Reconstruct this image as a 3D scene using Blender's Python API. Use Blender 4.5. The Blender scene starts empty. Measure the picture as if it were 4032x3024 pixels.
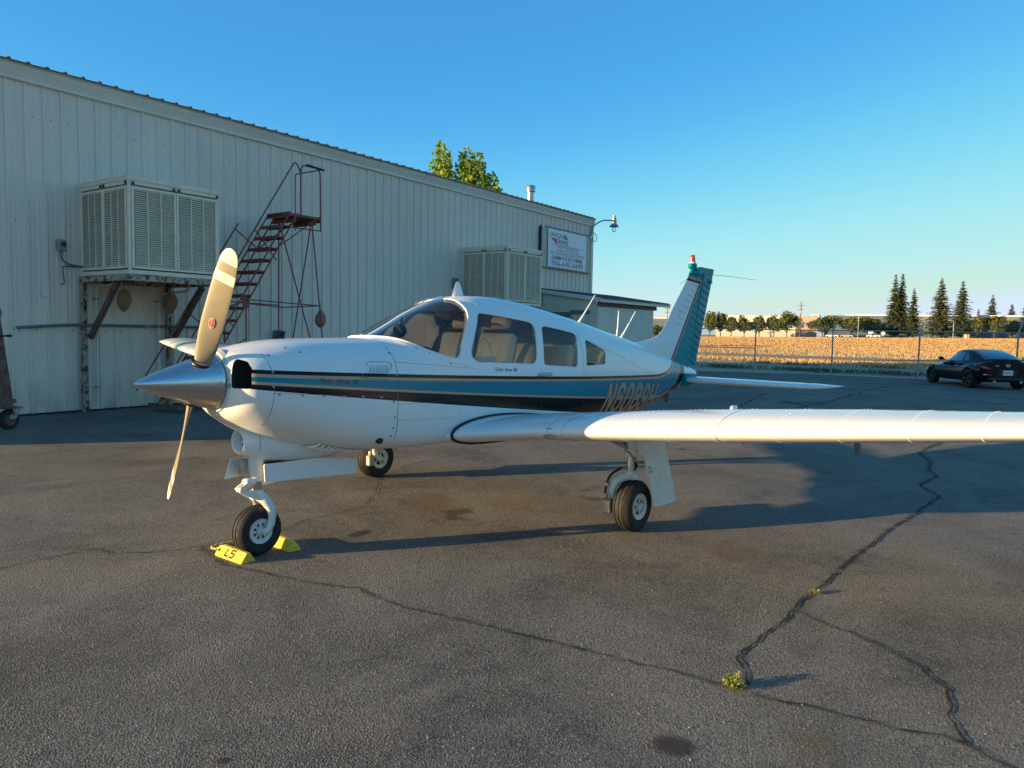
import bpy, math, random
import numpy as np
from mathutils import Vector, Matrix

SC = bpy.context.scene
COL = SC.collection
R = math.radians

# ------------------------------------------------------------------ camera
cd = bpy.data.cameras.new('camera')
cam = bpy.data.objects.new('camera', cd)
COL.objects.link(cam)
SC.camera = cam
cd.sensor_width = 36.0
cd.lens = 2983.33 / 4032 * 36
cd.clip_start = 0.05
cd.clip_end = 20000
CAM_YAW, CAM_PITCH, CAM_ROLL = R(39.8824), R(-4.0059), R(1.0691)
_F = Vector((math.cos(CAM_YAW) * math.cos(CAM_PITCH), math.sin(CAM_YAW) * math.cos(CAM_PITCH), math.sin(CAM_PITCH)))
_r = Vector((math.sin(CAM_YAW), -math.cos(CAM_YAW), 0))
_u = _r.cross(_F)
_R = _r * math.cos(CAM_ROLL) + _u * math.sin(CAM_ROLL)
_U = -_r * math.sin(CAM_ROLL) + _u * math.cos(CAM_ROLL)
cam.matrix_world = Matrix(((_R.x, _U.x, -_F.x, -2.9636), (_R.y, _U.y, -_F.y, -4.8534), (_R.z, _U.z, -_F.z, 1.6463), (0, 0, 0, 1)))

# ------------------------------------------------------------------ sky and sun
SUN_EL, SUN_AZ = R(8.5), math.atan2(-0.848, 0.53)          # azimuth clockwise from +Y
SKY_STRENGTH, SUN_STRENGTH, EXPOSURE = 0.103, 2.15, 2.30
world = bpy.data.worlds.new('World')
SC.world = world
world.use_nodes = True
wn = world.node_tree
sky = wn.nodes.new('ShaderNodeTexSky')
sky.sky_type = 'NISHITA'
sky.sun_disc = False
sky.sun_elevation = SUN_EL
sky.sun_rotation = SUN_AZ
sky.air_density = .3
sky.dust_density = .2
sky.ozone_density = 2.0
def _vm(op, a, k):
    n = wn.nodes.new('ShaderNodeVectorMath'); n.operation = op
    wn.links.new(a, n.inputs[0]); n.inputs[1].default_value = (k, k, k); return n.outputs[0]
cv = wn.nodes.new('ShaderNodeRGBCurve')                     # one tone curve per channel for the whole sky: the photograph's deep camera blue
cv.mapping.extend = 'HORIZONTAL'
for i, pts in enumerate(([(0, 0), (.028, .018), (.0466, .020), (.0585, .028), (.0816, .052), (.1163, .094), (.161, .129), (.217, .16), (.295, .19), (1, .31)],
                         [(0, 0), (.056, .074), (.0993, .106), (.1245, .126), (.173, .176), (.244, .216), (.331, .232), (.43, .234), (.542, .228), (1, .34)],
                         [(0, 0), (.14, .165), (.23, .222), (.287, .240), (.388, .252), (.522, .25), (.663, .238), (.786, .228), (.864, .21), (1, .29)])):
    c = cv.mapping.curves[i]
    c.points[0].location = pts[0]; c.points[1].location = pts[-1]
    for p in pts[1:-1]: c.points.new(*p)
    for p in c.points: p.handle_type = 'AUTO_CLAMPED'
cv.mapping.update()
wn.links.new(_vm('MULTIPLY', sky.outputs[0], .14), cv.inputs['Color'])
hs = _vm('MULTIPLY', cv.outputs[0], 1 / .14)
wn.links.new(hs, wn.nodes['Background'].inputs[0])
wn.nodes['Background'].inputs[1].default_value = SKY_STRENGTH
sl = bpy.data.lights.new('sun', 'SUN')
sl.energy = SUN_STRENGTH
sl.angle = R(0.55)
sl.color = (1.0, 0.71, 0.35)
sun = bpy.data.objects.new('sun', sl)
COL.objects.link(sun)
sd = Vector((math.sin(SUN_AZ) * math.cos(SUN_EL), math.cos(SUN_AZ) * math.cos(SUN_EL), math.sin(SUN_EL)))
sun.rotation_euler = sd.to_track_quat('Z', 'Y').to_euler()
vs = SC.view_settings
vs.view_transform = 'Standard'
vs.look = 'None'
vs.exposure = EXPOSURE
vs.gamma = 1.0
vs.use_curve_mapping = False
SC.render.engine = 'CYCLES'
SC.cycles.max_bounces = 8
SC.cycles.transparent_max_bounces = 16

# ------------------------------------------------------------------ mesh helpers
class MB:
    """collects shapes into one mesh"""
    def __init__(s, xf=None):
        s.v = []; s.f = []; s.m = []; s.xf = xf
    def add(s, vs_, fs, mi=0, xf=None):
        b = len(s.v)
        for p in vs_:
            p = Vector(p)
            if xf is not None: p = xf @ p
            if s.xf is not None: p = s.xf @ p
            s.v.append(tuple(p))
        for f in fs:
            s.f.append(tuple(b + i for i in f)); s.m.append(mi)
        return s
    def box(s, c, d, mi=0, xf=None, bev=0.0):
        x, y, z = c; a, b, h = d[0] / 2, d[1] / 2, d[2] / 2
        if bev > 0:
            e = min(bev, a * .9, b * .9, h * .9)
            P = []; 
            for (ea, eb, eh) in ((0, e, e), (e, 0, e), (e, e, 0)):
                for sx in (-1, 1):
                    for sy in (-1, 1):
                        for sz in (-1, 1):
                            P.append((x + sx * (a - ea), y + sy * (b - eb), z + sz * (h - eh)))
            F = []
            def I(g, sx, sy, sz): return g * 8 + (sx > 0) * 4 + (sy > 0) * 2 + (sz > 0)
            for sx in (-1, 1):
                q = [I(0, sx, -1, -1), I(0, sx, 1, -1), I(0, sx, 1, 1), I(0, sx, -1, 1)]; F.append(q if sx > 0 else q[::-1])
            for sy in (-1, 1):
                q = [I(1, 1, sy, -1), I(1, -1, sy, -1), I(1, -1, sy, 1), I(1, 1, sy, 1)]; F.append(q if sy > 0 else q[::-1])
            for sz in (-1, 1):
                q = [I(2, -1, -1, sz), I(2, 1, -1, sz), I(2, 1, 1, sz), I(2, -1, 1, sz)]; F.append(q if sz > 0 else q[::-1])
            for sx in (-1, 1):
                for sy in (-1, 1):
                    q = [I(0, sx, sy, -1), I(1, sx, sy, -1), I(1, sx, sy, 1), I(0, sx, sy, 1)]; F.append(q if sx * sy > 0 else q[::-1])
                    for sz in (-1, 1):
                        q = [I(0, sx, sy, sz), I(1, sx, sy, sz), I(2, sx, sy, sz)]; F.append(q if sx * sy * sz > 0 else q[::-1])
                for sz in (-1, 1):
                    q = [I(0, sx, -1, sz), I(2, sx, -1, sz), I(2, sx, 1, sz), I(0, sx, 1, sz)]; F.append(q[::-1] if sx * sz > 0 else q)
            for sy in (-1, 1):
                for sz in (-1, 1):
                    q = [I(1, -1, sy, sz), I(2, -1, sy, sz), I(2, 1, sy, sz), I(1, 1, sy, sz)]; F.append(q if sy * sz > 0 else q[::-1])
            return s.add(P, F, mi, xf)
        P = [(x + i * a, y + j * b, z + k * h) for i in (-1, 1) for j in (-1, 1) for k in (-1, 1)]
        return s.add(P, [(0, 1, 3, 2), (4, 6, 7, 5), (0, 4, 5, 1), (2, 3, 7, 6), (0, 2, 6, 4), (1, 5, 7, 3)], mi, xf)
    def bar(s, p, q, w, h, mi=0, up=(0, 0, 1)):
        p, q = Vector(p), Vector(q); d = q - p; L = d.length; d = d.normalized()
        u = Vector(up)
        if abs(u.dot(d)) > .98: u = Vector((1, 0, 0))
        r = d.cross(u).normalized(); u = r.cross(d)
        M = Matrix(((d.x, r.x, u.x, p.x), (d.y, r.y, u.y, p.y), (d.z, r.z, u.z, p.z), (0, 0, 0, 1)))
        return s.box((L / 2, 0, 0), (L, w, h), mi, M)
    def tube(s, path, r, n=10, mi=0, closed=False, cap=True):
        P = [Vector(p) for p in path]; N = len(P)
        rr = r if hasattr(r, '__len__') else [r] * N
        up = Vector((0, 0, 1)); V = []; prev = None
        for i in range(N):
            if closed: t = P[(i + 1) % N] - P[i - 1]
            else: t = P[min(i + 1, N - 1)] - P[max(i - 1, 0)]
            t.normalize()
            if prev is None:
                a = up if abs(t.dot(up)) < .95 else Vector((1, 0, 0))
                u = t.cross(a).normalized()
            else:
                u = (prev - t * prev.dot(t)).normalized()
            prev = u; w = t.cross(u)
            for k in range(n):
                a = 2 * math.pi * k / n
                V.append(P[i] + (u * math.cos(a) + w * math.sin(a)) * rr[i])
        F = []
        for i in range(N if closed else N - 1):
            j = (i + 1) % N
            for k in range(n):
                k2 = (k + 1) % n
                F.append((i * n + k, j * n + k, j * n + k2, i * n + k2)[::-1])
        if cap and not closed:
            F.append(tuple(range(n))); F.append(tuple(range((N - 1) * n, N * n))[::-1])
        return s.add(V, F, mi)
    def lathe(s, prof, n=24, mi=0, xf=None, cap=False):
        """prof = [(radius, height)], axis local z"""
        V = []; F = []; N = len(prof)
        for (r, z) in prof:
            for k in range(n):
                a = 2 * math.pi * k / n; V.append((r * math.cos(a), r * math.sin(a), z))
        for i in range(N - 1):
            for k in range(n):
                k2 = (k + 1) % n
                F.append((i * n + k, i * n + k2, (i + 1) * n + k2, (i + 1) * n + k))
        if cap:
            F.append(tuple(range(n))[::-1]); F.append(tuple(range((N - 1) * n, N * n)))
        return s.add(V, F, mi, xf)
    def prism(s, poly, d, axis='y', lo=0.0, mi=0, xf=None):
        """poly in the two other axes, extruded from lo to lo+d"""
        n = len(poly)
        def pt(p, t):
            if axis == 'y': return (p[0], t, p[1])
            if axis == 'x': return (t, p[0], p[1])
            return (p[0], p[1], t)
        V = [pt(p, lo) for p in poly] + [pt(p, lo + d) for p in poly]
        F = [tuple(range(n)), tuple(range(2 * n - 1, n - 1, -1))]
        for i in range(n):
            j = (i + 1) % n; F.append((j, i, n + i, n + j))
        return s.add(V, F, mi, xf)
    def loft(s, secs, mi=0, cap=True, closed=True):
        n = len(secs[0]); V = [p for c in secs for p in c]; F = []
        for i in range(len(secs) - 1):
            for k in range(n if closed else n - 1):
                k2 = (k + 1) % n
                F.append((i * n + k, i * n + k2, (i + 1) * n + k2, (i + 1) * n + k))
        if cap:
            F.append(tuple(range(n))[::-1]); F.append(tuple(range((len(secs) - 1) * n, len(secs) * n)))
        return s.add(V, F, mi)
    def mesh(s, name, smooth=None):
        me = bpy.data.meshes.new(name)
        me.from_pydata(s.v, [], s.f)
        if any(s.m): me.polygons.foreach_set('material_index', s.m)
        fix_normals(me)
        if smooth is not None: shade(me, smooth)
        return me
    def build(s, name, mats, parent=None, smooth=None, **props):
        me = s.mesh(name, smooth)
        return link(name, me, mats, parent, **props)

import bmesh
def fix_normals(me):
    bm = bmesh.new(); bm.from_mesh(me)
    bmesh.ops.recalc_face_normals(bm, faces=bm.faces)
    bm.to_mesh(me); bm.free(); me.update()
def shade(me, ang=40):
    me.polygons.foreach_set('use_smooth', [True] * len(me.polygons))
    me.set_sharp_from_angle(angle=R(ang))
def link(name, me, mats=None, parent=None, **props):
    o = bpy.data.objects.new(name, me); COL.objects.link(o)
    if mats is not None:
        for m in (mats if isinstance(mats, (list, tuple)) else [mats]): me.materials.append(m)
    if parent is not None: o.parent = parent
    for k, v in props.items(): o[k] = v
    return o
def thing(name, label, cat, loc=(0, 0, 0), rotz=0.0, group=None):
    o = bpy.data.objects.new(name, None); COL.objects.link(o)
    o.empty_display_size = .2
    o.location = loc; o.rotation_euler = (0, 0, rotz)
    o['label'] = label; o['category'] = cat
    if group: o['group'] = group
    return o
def tag(o, label, cat, group=None):
    o['label'] = label; o['category'] = cat
    if group: o['group'] = group
    return o
def dup(root, loc=None, rotz=None, label=None, scale=None):
    r = root.copy(); COL.objects.link(r)
    if loc is not None: r.location = loc
    if rotz is not None: r.rotation_euler = (0, 0, rotz)
    if scale is not None: r.scale = scale
    if label: r['label'] = label
    for ch in list(root.children):
        c = ch.copy(); COL.objects.link(c); c.parent = r
        for g in ch.children:
            d = g.copy(); COL.objects.link(d); d.parent = c
    return r
def again(o, loc=None, parent=None, rot=None):
    c = o.copy(); COL.objects.link(c)
    if parent is not None: c.parent = parent
    if loc is not None: c.location = loc
    if rot is not None: c.rotation_euler = rot
    return c
def baked(o):
    """evaluated mesh of o with its modifiers, o removed"""
    dg = bpy.context.evaluated_depsgraph_get()
    me = bpy.data.meshes.new_from_object(o.evaluated_get(dg), depsgraph=dg)
    bpy.data.objects.remove(o)
    return me
def cut(o, cutters, op='DIFFERENCE'):
    for c in cutters:
        m = o.modifiers.new('b', 'BOOLEAN'); m.object = c; m.operation = op; m.solver = 'EXACT'
    me = baked(o)
    for c in cutters: bpy.data.objects.remove(c)
    return me
def text_mesh(body, size=1.0, shear=0.0, extrude=0.0, align='LEFT', space=1.0, offset=0.0, bold_outline=False):
    cu = bpy.data.curves.new('txt', 'FONT'); cu.body = body; cu.size = size; cu.shear = shear
    cu.extrude = extrude; cu.align_x = align; cu.space_character = space; cu.offset = offset; cu.resolution_u = 4
    o = bpy.data.objects.new('txt', cu); COL.objects.link(o)
    return baked(o)
def interp(xs, ys, x):
    """monotone cubic"""
    xs = np.asarray(xs, float); ys = np.asarray(ys, float)
    h = np.diff(xs); d = np.diff(ys) / h; m = np.zeros(len(xs))
    m[0], m[-1] = d[0], d[-1]
    for i in range(1, len(xs) - 1):
        if d[i - 1] * d[i] > 0:
            w1, w2 = 2 * h[i] + h[i - 1], h[i] + 2 * h[i - 1]
            m[i] = (w1 + w2) / (w1 / d[i - 1] + w2 / d[i])
    x = np.clip(np.asarray(x, float), xs[0], xs[-1])
    i = np.clip(np.searchsorted(xs, x, side='right') - 1, 0, len(xs) - 2)
    t = (x - xs[i]) / h[i]
    return ((1 + 2 * t) * (1 - t) ** 2 * ys[i] + t * (1 - t) ** 2 * h[i] * m[i] + t * t * (3 - 2 * t) * ys[i + 1] + t * t * (t - 1) * h[i] * m[i + 1])

# ------------------------------------------------------------------ materials
class NT:
    def __init__(s, name):
        s.mat = bpy.data.materials.new(name); s.mat.use_nodes = True
        s.n = s.mat.node_tree.nodes; s.l = s.mat.node_tree.links
        s.b = s.n['Principled BSDF']
    def new(s, t, **k):
        o = s.n.new(t)
        for a, v in k.items(): setattr(o, a, v)
        return o
    def link(s, a, b): s.l.new(a, b)
    def val(s, sock, v):
        if hasattr(v, 'is_output') or isinstance(v, bpy.types.NodeSocket): s.l.new(v, sock)
        else: sock.default_value = v
    def math(s, op, a, b=0.0, c=0.0, clamp=False):
        o = s.new('ShaderNodeMath', operation=op, use_clamp=clamp)
        for i, v in enumerate((a, b, c)): s.val(o.inputs[i], v)
        return o.outputs[0]
    def mix(s, f, a, b):
        o = s.new('ShaderNodeMix', data_type='RGBA')
        s.val(o.inputs[0], f)
        for sock, v in ((o.inputs[6], a), (o.inputs[7], b)):
            if isinstance(v, bpy.types.NodeSocket): s.l.new(v, sock)
            else: sock.default_value = (*v, 1) if len(v) == 3 else v
        return o.outputs[2]
    def coord(s, kind='Object'):
        return s.new('ShaderNodeTexCoord').outputs[kind]
    def noise(s, vec, scale, detail=4, rough=.55, dist=0.0, out=0):
        o = s.new('ShaderNodeTexNoise'); s.link(vec, o.inputs['Vector'])
        o.inputs['Scale'].default_value = scale; o.inputs['Detail'].default_value = detail
        o.inputs['Roughness'].default_value = rough; o.inputs['Distortion'].default_value = dist
        return o.outputs[out]
    def ramp(s, fac, stops, mode='LINEAR'):
        o = s.new('ShaderNodeValToRGB'); o.color_ramp.interpolation = mode
        e = o.color_ramp.elements
        while len(e) > 1: e.remove(e[-1])
        for i, (p, c) in enumerate(stops):
            q = e[0] if i == 0 else e.new(p)
            q.position = p; q.color = (*c, 1) if len(c) == 3 else c
        s.link(fac, o.inputs[0]); return o.outputs[0]
    def remap(s, v, a, b, c=0.0, d=1.0):
        o = s.new('ShaderNodeMapRange'); s.val(o.inputs[0], v)
        for i, q in enumerate((a, b, c, d)): o.inputs[i + 1].default_value = q
        return o.outputs[0]
    def scale(s, vec, x, y, z):
        o = s.new('ShaderNodeMapping'); s.link(vec, o.inputs[0]); o.inputs['Scale'].default_value = (x, y, z); return o.outputs[0]
    def bump(s, h, strength=.3, dist=.01):
        o = s.new('ShaderNodeBump'); s.link(h, o.inputs['Height'])
        o.inputs['Strength'].default_value = strength; o.inputs['Distance'].default_value = dist
        s.link(o.outputs[0], s.b.inputs['Normal']); return o
    def set(s, **k):
        for a, v in k.items(): s.val(s.b.inputs[a.replace('_', ' ')], (*v, 1) if isinstance(v, tuple) and len(v) == 3 else v)
        return s.mat
def simple(name, col, rough=.5, metal=0.0, var=0.12, nscale=8.0, coat=0.0, bump=0.0, bscale=60, spec=.5):
    """a base colour with a little real unevenness"""
    t = NT(name); c = t.coord()
    n = t.noise(c, nscale, 5)
    lo = tuple(x * (1 - var) for x in col); hi = tuple(min(1, x * (1 + var)) for x in col)
    t.set(Base_Color=t.mix(t.remap(n, .3, .7), lo, hi), Roughness=t.remap(t.noise(c, nscale * 2.3, 3), .3, .7, rough * .85, min(1, rough * 1.15)), Metallic=metal, Coat_Weight=coat, Coat_Roughness=.06, Specular_IOR_Level=spec)
    if bump: t.bump(t.noise(c, bscale, 3), bump, .01)
    return t.mat
M = {}
WHITE = (.80, .80, .785)
M['white'] = simple('white_paint', WHITE, .28, var=.03, nscale=3, coat=.35)
M['white_old'] = simple('aged_white_paint', (.66, .66, .63), .42, var=.09, nscale=14)
M['rubber'] = simple('tyre_rubber', (.015, .0145, .014), .75, var=.25, nscale=18, bump=.15, bscale=140)
M['black'] = simple('black_trim', (.012, .012, .013), .45, var=.2)
M['dark'] = simple('cavity_shade', (.010, .010, .010), .8, var=.3)  # near-black colour that stands in for shade inside openings
M['chrome'] = simple('polished_metal', (.62, .62, .64), .27, 1.0, var=.03, nscale=2)
M['steel'] = simple('bare_steel', (.45, .44, .42), .35, .9, var=.2, nscale=25)
M['galv'] = simple('galvanised_steel', (.30, .32, .33), .5, .6, var=.2, nscale=22)
M['beige'] = simple('cream_trim', (.62, .53, .42), .7, var=.08, nscale=9)
M['leather'] = simple('pale_seat_cover', (.62, .55, .46), .55, var=.12, nscale=14, bump=.1)
M['darkfab'] = simple('dark_cabin_trim', (.025, .024, .024), .7, var=.3, nscale=20)
M['headliner'] = simple('grey_headliner', (.42, .38, .33), .85, var=.06)
M['teal'] = simple('teal_paint', (.0, .25, .29), .3, var=.10, nscale=4, spec=.04)
M['gold'] = simple('tan_stripe_paint', (.40, .25, .16), .3, var=.05, nscale=4, coat=.2)
M['ink'] = simple('black_lettering', (.02, .02, .02), .4, var=.1)
M['red'] = simple('red_lens', (.55, .015, .02), .15, var=.1, coat=.5)
def glass(name, tint=(1, 1, 1), refl=1.0, rough=.02):
    t = NT(name); out = t.n['Material Output']; t.n.remove(t.b)
    tr = t.new('ShaderNodeBsdfTransparent'); tr.inputs[0].default_value = (*tint, 1)
    gl = t.new('ShaderNodeBsdfGlossy'); gl.inputs['Roughness'].default_value = rough
    fr = t.new('ShaderNodeFresnel'); fr.inputs[0].default_value = 1.5
    mx = t.new('ShaderNodeMixShader')
    t.link(t.math('MULTIPLY', fr.outputs[0], refl, clamp=True), mx.inputs[0]); t.link(tr.outputs[0], mx.inputs[1]); t.link(gl.outputs[0], mx.inputs[2])
    t.link(mx.outputs[0], out.inputs[0]); return t.mat
M['glass'] = glass('cabin_glazing', (.78, .81, .81), .9)
M['lens'] = glass('lamp_glass', (.95, .97, 1), 1.2)
M['carglass'] = glass('tinted_car_glass', (.12, .14, .16), 1.6)

def stripes():
    """flat paint scheme of the fuselage: thin black, tan, teal, tan, broad black"""
    t = NT('fuselage_paint'); c = t.coord(); s = t.new('ShaderNodeSeparateXYZ'); t.link(c, s.inputs[0]); x, z = s.outputs[0], s.outputs[2]
    z0 = t.math('ADD', t.math('MULTIPLY_ADD', x, -.052, 1.348), t.math('MULTIPLY', t.math('MULTIPLY', x, x), .0025))
    k = t.math('MAXIMUM', t.math('SUBTRACT', x, 5.0), 0.0)
    z0 = t.math('ADD', z0, t.math('MULTIPLY', t.math('POWER', k, 4.0), .18))
    u = t.math('SUBTRACT', z, z0)
    g2 = t.math('SUBTRACT', t.math('MULTIPLY_ADD', x, -.035, -.085), 0.0)
    b2 = t.math('MULTIPLY_ADD', x, -.066, -.145)
    col = t.mix(t.remap(t.noise(c, 2.5, 3), .3, .7), (.785, .785, .775), (.815, .815, .80))
    dark, tan, teal = (.006, .006, .008), (.58, .32, .19), (.0, .20, .28)
    nose = t.math('GREATER_THAN', x, -.268)
    def below(a): return t.math('MULTIPLY', t.math('LESS_THAN', u, a), nose)
    col = t.mix(below(.001), col, dark); col = t.mix(below(-.025), col, tan); col = t.mix(below(-.047), col, teal)
    col = t.mix(below(g2), col, tan); col = t.mix(below(t.math('SUBTRACT', g2, .019)), col, dark)
    col = t.mix(below(b2), col, (.80, .80, .785))
    # worn spots: small pale chips round the seams
    ch = t.math('GREATER_THAN', t.noise(c, 46, 4, .7), .735)
    chz = t.math('MULTIPLY', ch, t.math('GREATER_THAN', t.noise(c, 2.2, 2), .62))
    col = t.mix(t.math('MULTIPLY', chz, .7), col, (.55, .56, .57))
    t.set(Base_Color=col, Roughness=t.remap(t.noise(c, 5, 4), .3, .7, .14, .22), Specular_IOR_Level=.27)
    t.bump(t.noise(c, 2.2, 2), .05, .05)
    return t.mat
M['fus'] = stripes()
def finpaint():
    t = NT('fin_paint'); c = t.coord(); s = t.new('ShaderNodeSeparateXYZ'); t.link(c, s.inputs[0]); x, z = s.outputs[0], s.outputs[2]
    u = t.math('SUBTRACT', x, t.math('MULTIPLY_ADD', z, .771, 6.07 - .771 * 1.33))
    w = t.math('SUBTRACT', z, t.math('MULTIPLY_ADD', x, -.10, 3.06))
    m = t.math('MAXIMUM', u, w)
    col = t.mix(t.math('GREATER_THAN', m, -.03), WHITE, (.012, .012, .014))
    col = t.mix(t.math('GREATER_THAN', m, .0), col, (.56, .31, .19))
    col = t.mix(t.math('GREATER_THAN', m, .035), col, (.0, .25, .29))
    t.set(Base_Color=col, Roughness=.3, Specular_IOR_Level=.04)
    t.bump(t.noise(c, 3, 2), .04, .05); return t.mat
M['fin'] = finpaint()
def wingpaint():
    t = NT('wing_paint'); c = t.coord(); s = t.new('ShaderNodeSeparateXYZ'); t.link(c, s.inputs[0]); y = t.math('ABSOLUTE', s.outputs[1])
    col = t.mix(t.remap(t.noise(c, 2, 3), .3, .7), (.75, .75, .74), (.78, .78, .765))
    for a, b, k in ((4.78, 4.80, (.02, .05, .06)), (4.82, 4.90, (.004, .22, .25)), (4.92, 4.94, (.02, .05, .06)), (5.06, 5.075, (.02, .05, .06))):
        col = t.mix(t.math('MULTIPLY', t.math('GREATER_THAN', y, a), t.math('LESS_THAN', y, b)), col, k)
    t.set(Base_Color=col, Roughness=t.remap(t.noise(c, 5, 3), .3, .7, .2, .32), Coat_Weight=.4, Coat_Roughness=.06)
    t.bump(t.noise(c, 2.5, 2), .05, .05); return t.mat
M['wing'] = wingpaint()
def proppaint():
    t = NT('propeller_paint'); c = t.coord(); s = t.new('ShaderNodeSeparateXYZ'); t.link(c, s.inputs[0]); r = s.outputs[2]
    col = t.mix(t.remap(t.noise(c, 9, 5), .3, .7), (.27, .225, .155), (.32, .27, .185))
    for a, b, k in ((.735, .80, (.80, .74, .58)), (.865, 1.2, (.80, .74, .58))):
        col = t.mix(t.math('MULTIPLY', t.math('GREATER_THAN', r, a), t.math('LESS_THAN', r, b)), col, k)
    t.set(Base_Color=col, Roughness=.38); return t.mat
M['prop'] = proppaint()
def siding():
    t = NT('hangar_siding'); c = t.coord(); g = t.new('ShaderNodeNewGeometry').outputs['Position']
    streak = t.noise(t.scale(g, 7, 7, .25), 1.0, 5)
    big = t.noise(g, .35, 3)
    col = t.mix(t.remap(streak, .3, .75), (.77, .645, .535), (.84, .715, .60))
    col = t.mix(t.math('MULTIPLY', t.remap(big, .35, .75), .35), col, (.58, .53, .44))
    s = t.new('ShaderNodeSeparateXYZ'); t.link(g, s.inputs[0])
    splash = t.math('MULTIPLY', t.remap(s.outputs[2], .75, .05), t.remap(t.noise(t.scale(g, 5, 5, 1.5), 1, 5), .3, .65))
    col = t.mix(t.math('MULTIPLY', splash, .7), col, (.33, .27, .20))
    spots = t.math('GREATER_THAN', t.noise(g, 14, 2, .4), .76)
    col = t.mix(t.math('MULTIPLY', spots, .5), col, (.3, .29, .26))
    col = t.mix(t.math('MULTIPLY', t.new('ShaderNodeObjectInfo').outputs['Random'], .16), col, (.54, .45, .375))
    t.set(Base_Color=col, Roughness=.5); t.bump(t.noise(t.scale(g, 1, 1, .4), 3, 2), .08, .03); return t.mat
M['siding'] = siding()
M['trim'] = simple('cream_metal_trim', (.70, .65, .56), .5, var=.06, nscale=3)
M['roof'] = simple('dark_roof_sheet', (.085, .10, .12), .5, .2, var=.15, nscale=2)
M['cooler'] = simple('cooler_cream_metal', (.78, .665, .51), .55, var=.10, nscale=3.5)
def rust(name, base, amt):
    t = NT(name); g = t.new('ShaderNodeNewGeometry').outputs['Position']
    n = t.noise(g, 7, 6, .65)
    col = t.mix(t.remap(n, amt - .05, amt + .05), base, (.13, .045, .02))
    col = t.mix(t.math('GREATER_THAN', t.noise(g, 22, 4), .6), col, (.07, .03, .02))
    t.set(Base_Color=col, Roughness=.75); t.bump(t.noise(g, 45, 4), .3, .01); return t.mat
M['rusty'] = rust('rusty_cream_steel', (.42, .36, .28), .53)
M['redsteel'] = rust('red_oxide_steel', (.24, .07, .06), .66)
M['rustbrown'] = rust('rusty_brown_steel', (.15, .10, .075), .55)
M['step'] = rust('red_brown_tread', (.25, .07, .045), .66)
M['pvc'] = simple('white_pipe', (.62, .62, .60), .45, var=.1, nscale=6)
M['bluepipe'] = simple('blue_grey_conduit', (.10, .15, .19), .5, var=.2, nscale=5)
M['nest'] = simple('brown_paper', (.27, .18, .10), .9, var=.3, nscale=30, bump=.4, bscale=70)
M['yellow'] = simple('worn_yellow_paint', (.80, .52, .045), .6, var=.16, nscale=38, bump=.3, bscale=60)
M['rope'] = simple('yellow_rope', (.55, .43, .10), .8, var=.25, nscale=60)
def asphalt():
    t = NT('old_asphalt'); g = t.new('ShaderNodeNewGeometry').outputs['Position']
    v = t.new('ShaderNodeTexVoronoi'); t.link(g, v.inputs['Vector']); v.inputs['Scale'].default_value = 120
    grit = t.new('ShaderNodeSeparateColor'); t.link(v.outputs['Color'], grit.inputs[0])
    fine = t.noise(g, 55, 5, .7); mid = t.noise(g, 5, 4); big = t.noise(g, .7, 5, .65, .8); warm = t.noise(g, 1.1, 4, .65, .5)
    col = t.mix(t.remap(big, .36, .64), (.078, .071, .064), (.205, .183, .156))
    col = t.mix(t.math('MULTIPLY', t.remap(mid, .35, .7), .45), col, (.19, .168, .142))
    col = t.mix(t.math('MULTIPLY', t.remap(warm, .54, .68), .42), col, (.225, .165, .115))
    col = t.mix(t.math('MULTIPLY', t.math('GREATER_THAN', grit.outputs[0], .8), .45), col, (.34, .31, .27))
    col = t.mix(t.math('MULTIPLY', t.math('LESS_THAN', grit.outputs[1], .22), .6), col, (.045, .043, .041))
    oil = t.math('MULTIPLY', t.remap(t.noise(g, .8, 5, .6, .4), .64, .70), .75)
    col = t.mix(oil, col, (.030, .027, .025))
    t.set(Base_Color=col, Roughness=t.remap(fine, .3, .7, .72, .95), Specular_IOR_Level=.35)
    h = t.math('ADD', t.math('MULTIPLY', v.outputs['Distance'], 1.4), t.math('MULTIPLY', fine, .8))
    b = t.bump(h, .62, .006)
    b2 = t.new('ShaderNodeBump'); t.link(t.noise(g, 1.2, 3), b2.inputs['Height']); b2.inputs['Strength'].default_value = .25; b2.inputs['Distance'].default_value = .06
    t.link(b2.outputs[0], b.inputs['Normal'])
    return t.mat
M['asphalt'] = asphalt()
M['crack'] = simple('crack_dirt', (.016, .015, .014), .95, var=.5, nscale=30)
def ragged(name, col, lo, hi, sc):
    t = NT(name); g = t.new('ShaderNodeNewGeometry').outputs['Position']
    t.set(Base_Color=col, Roughness=.9); t.bump(t.noise(g, 110, 3), .6, .006)
    tr = t.new('ShaderNodeBsdfTransparent'); mx = t.new('ShaderNodeMixShader'); n = t.math('ADD', t.math('MULTIPLY', t.noise(g, sc, 5, .75), .7), t.math('MULTIPLY', t.noise(g, sc * 9, 3, .7), .3))
    t.link(t.remap(n, lo, hi), mx.inputs[0]); t.link(tr.outputs[0], mx.inputs[1]); t.link(t.b.outputs[0], mx.inputs[2]); t.link(mx.outputs[0], t.n['Material Output'].inputs[0]); return t.mat
M['patch'] = ragged('crack_edge_worn', (.075, .068, .060), .44, .76, 9)
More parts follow.
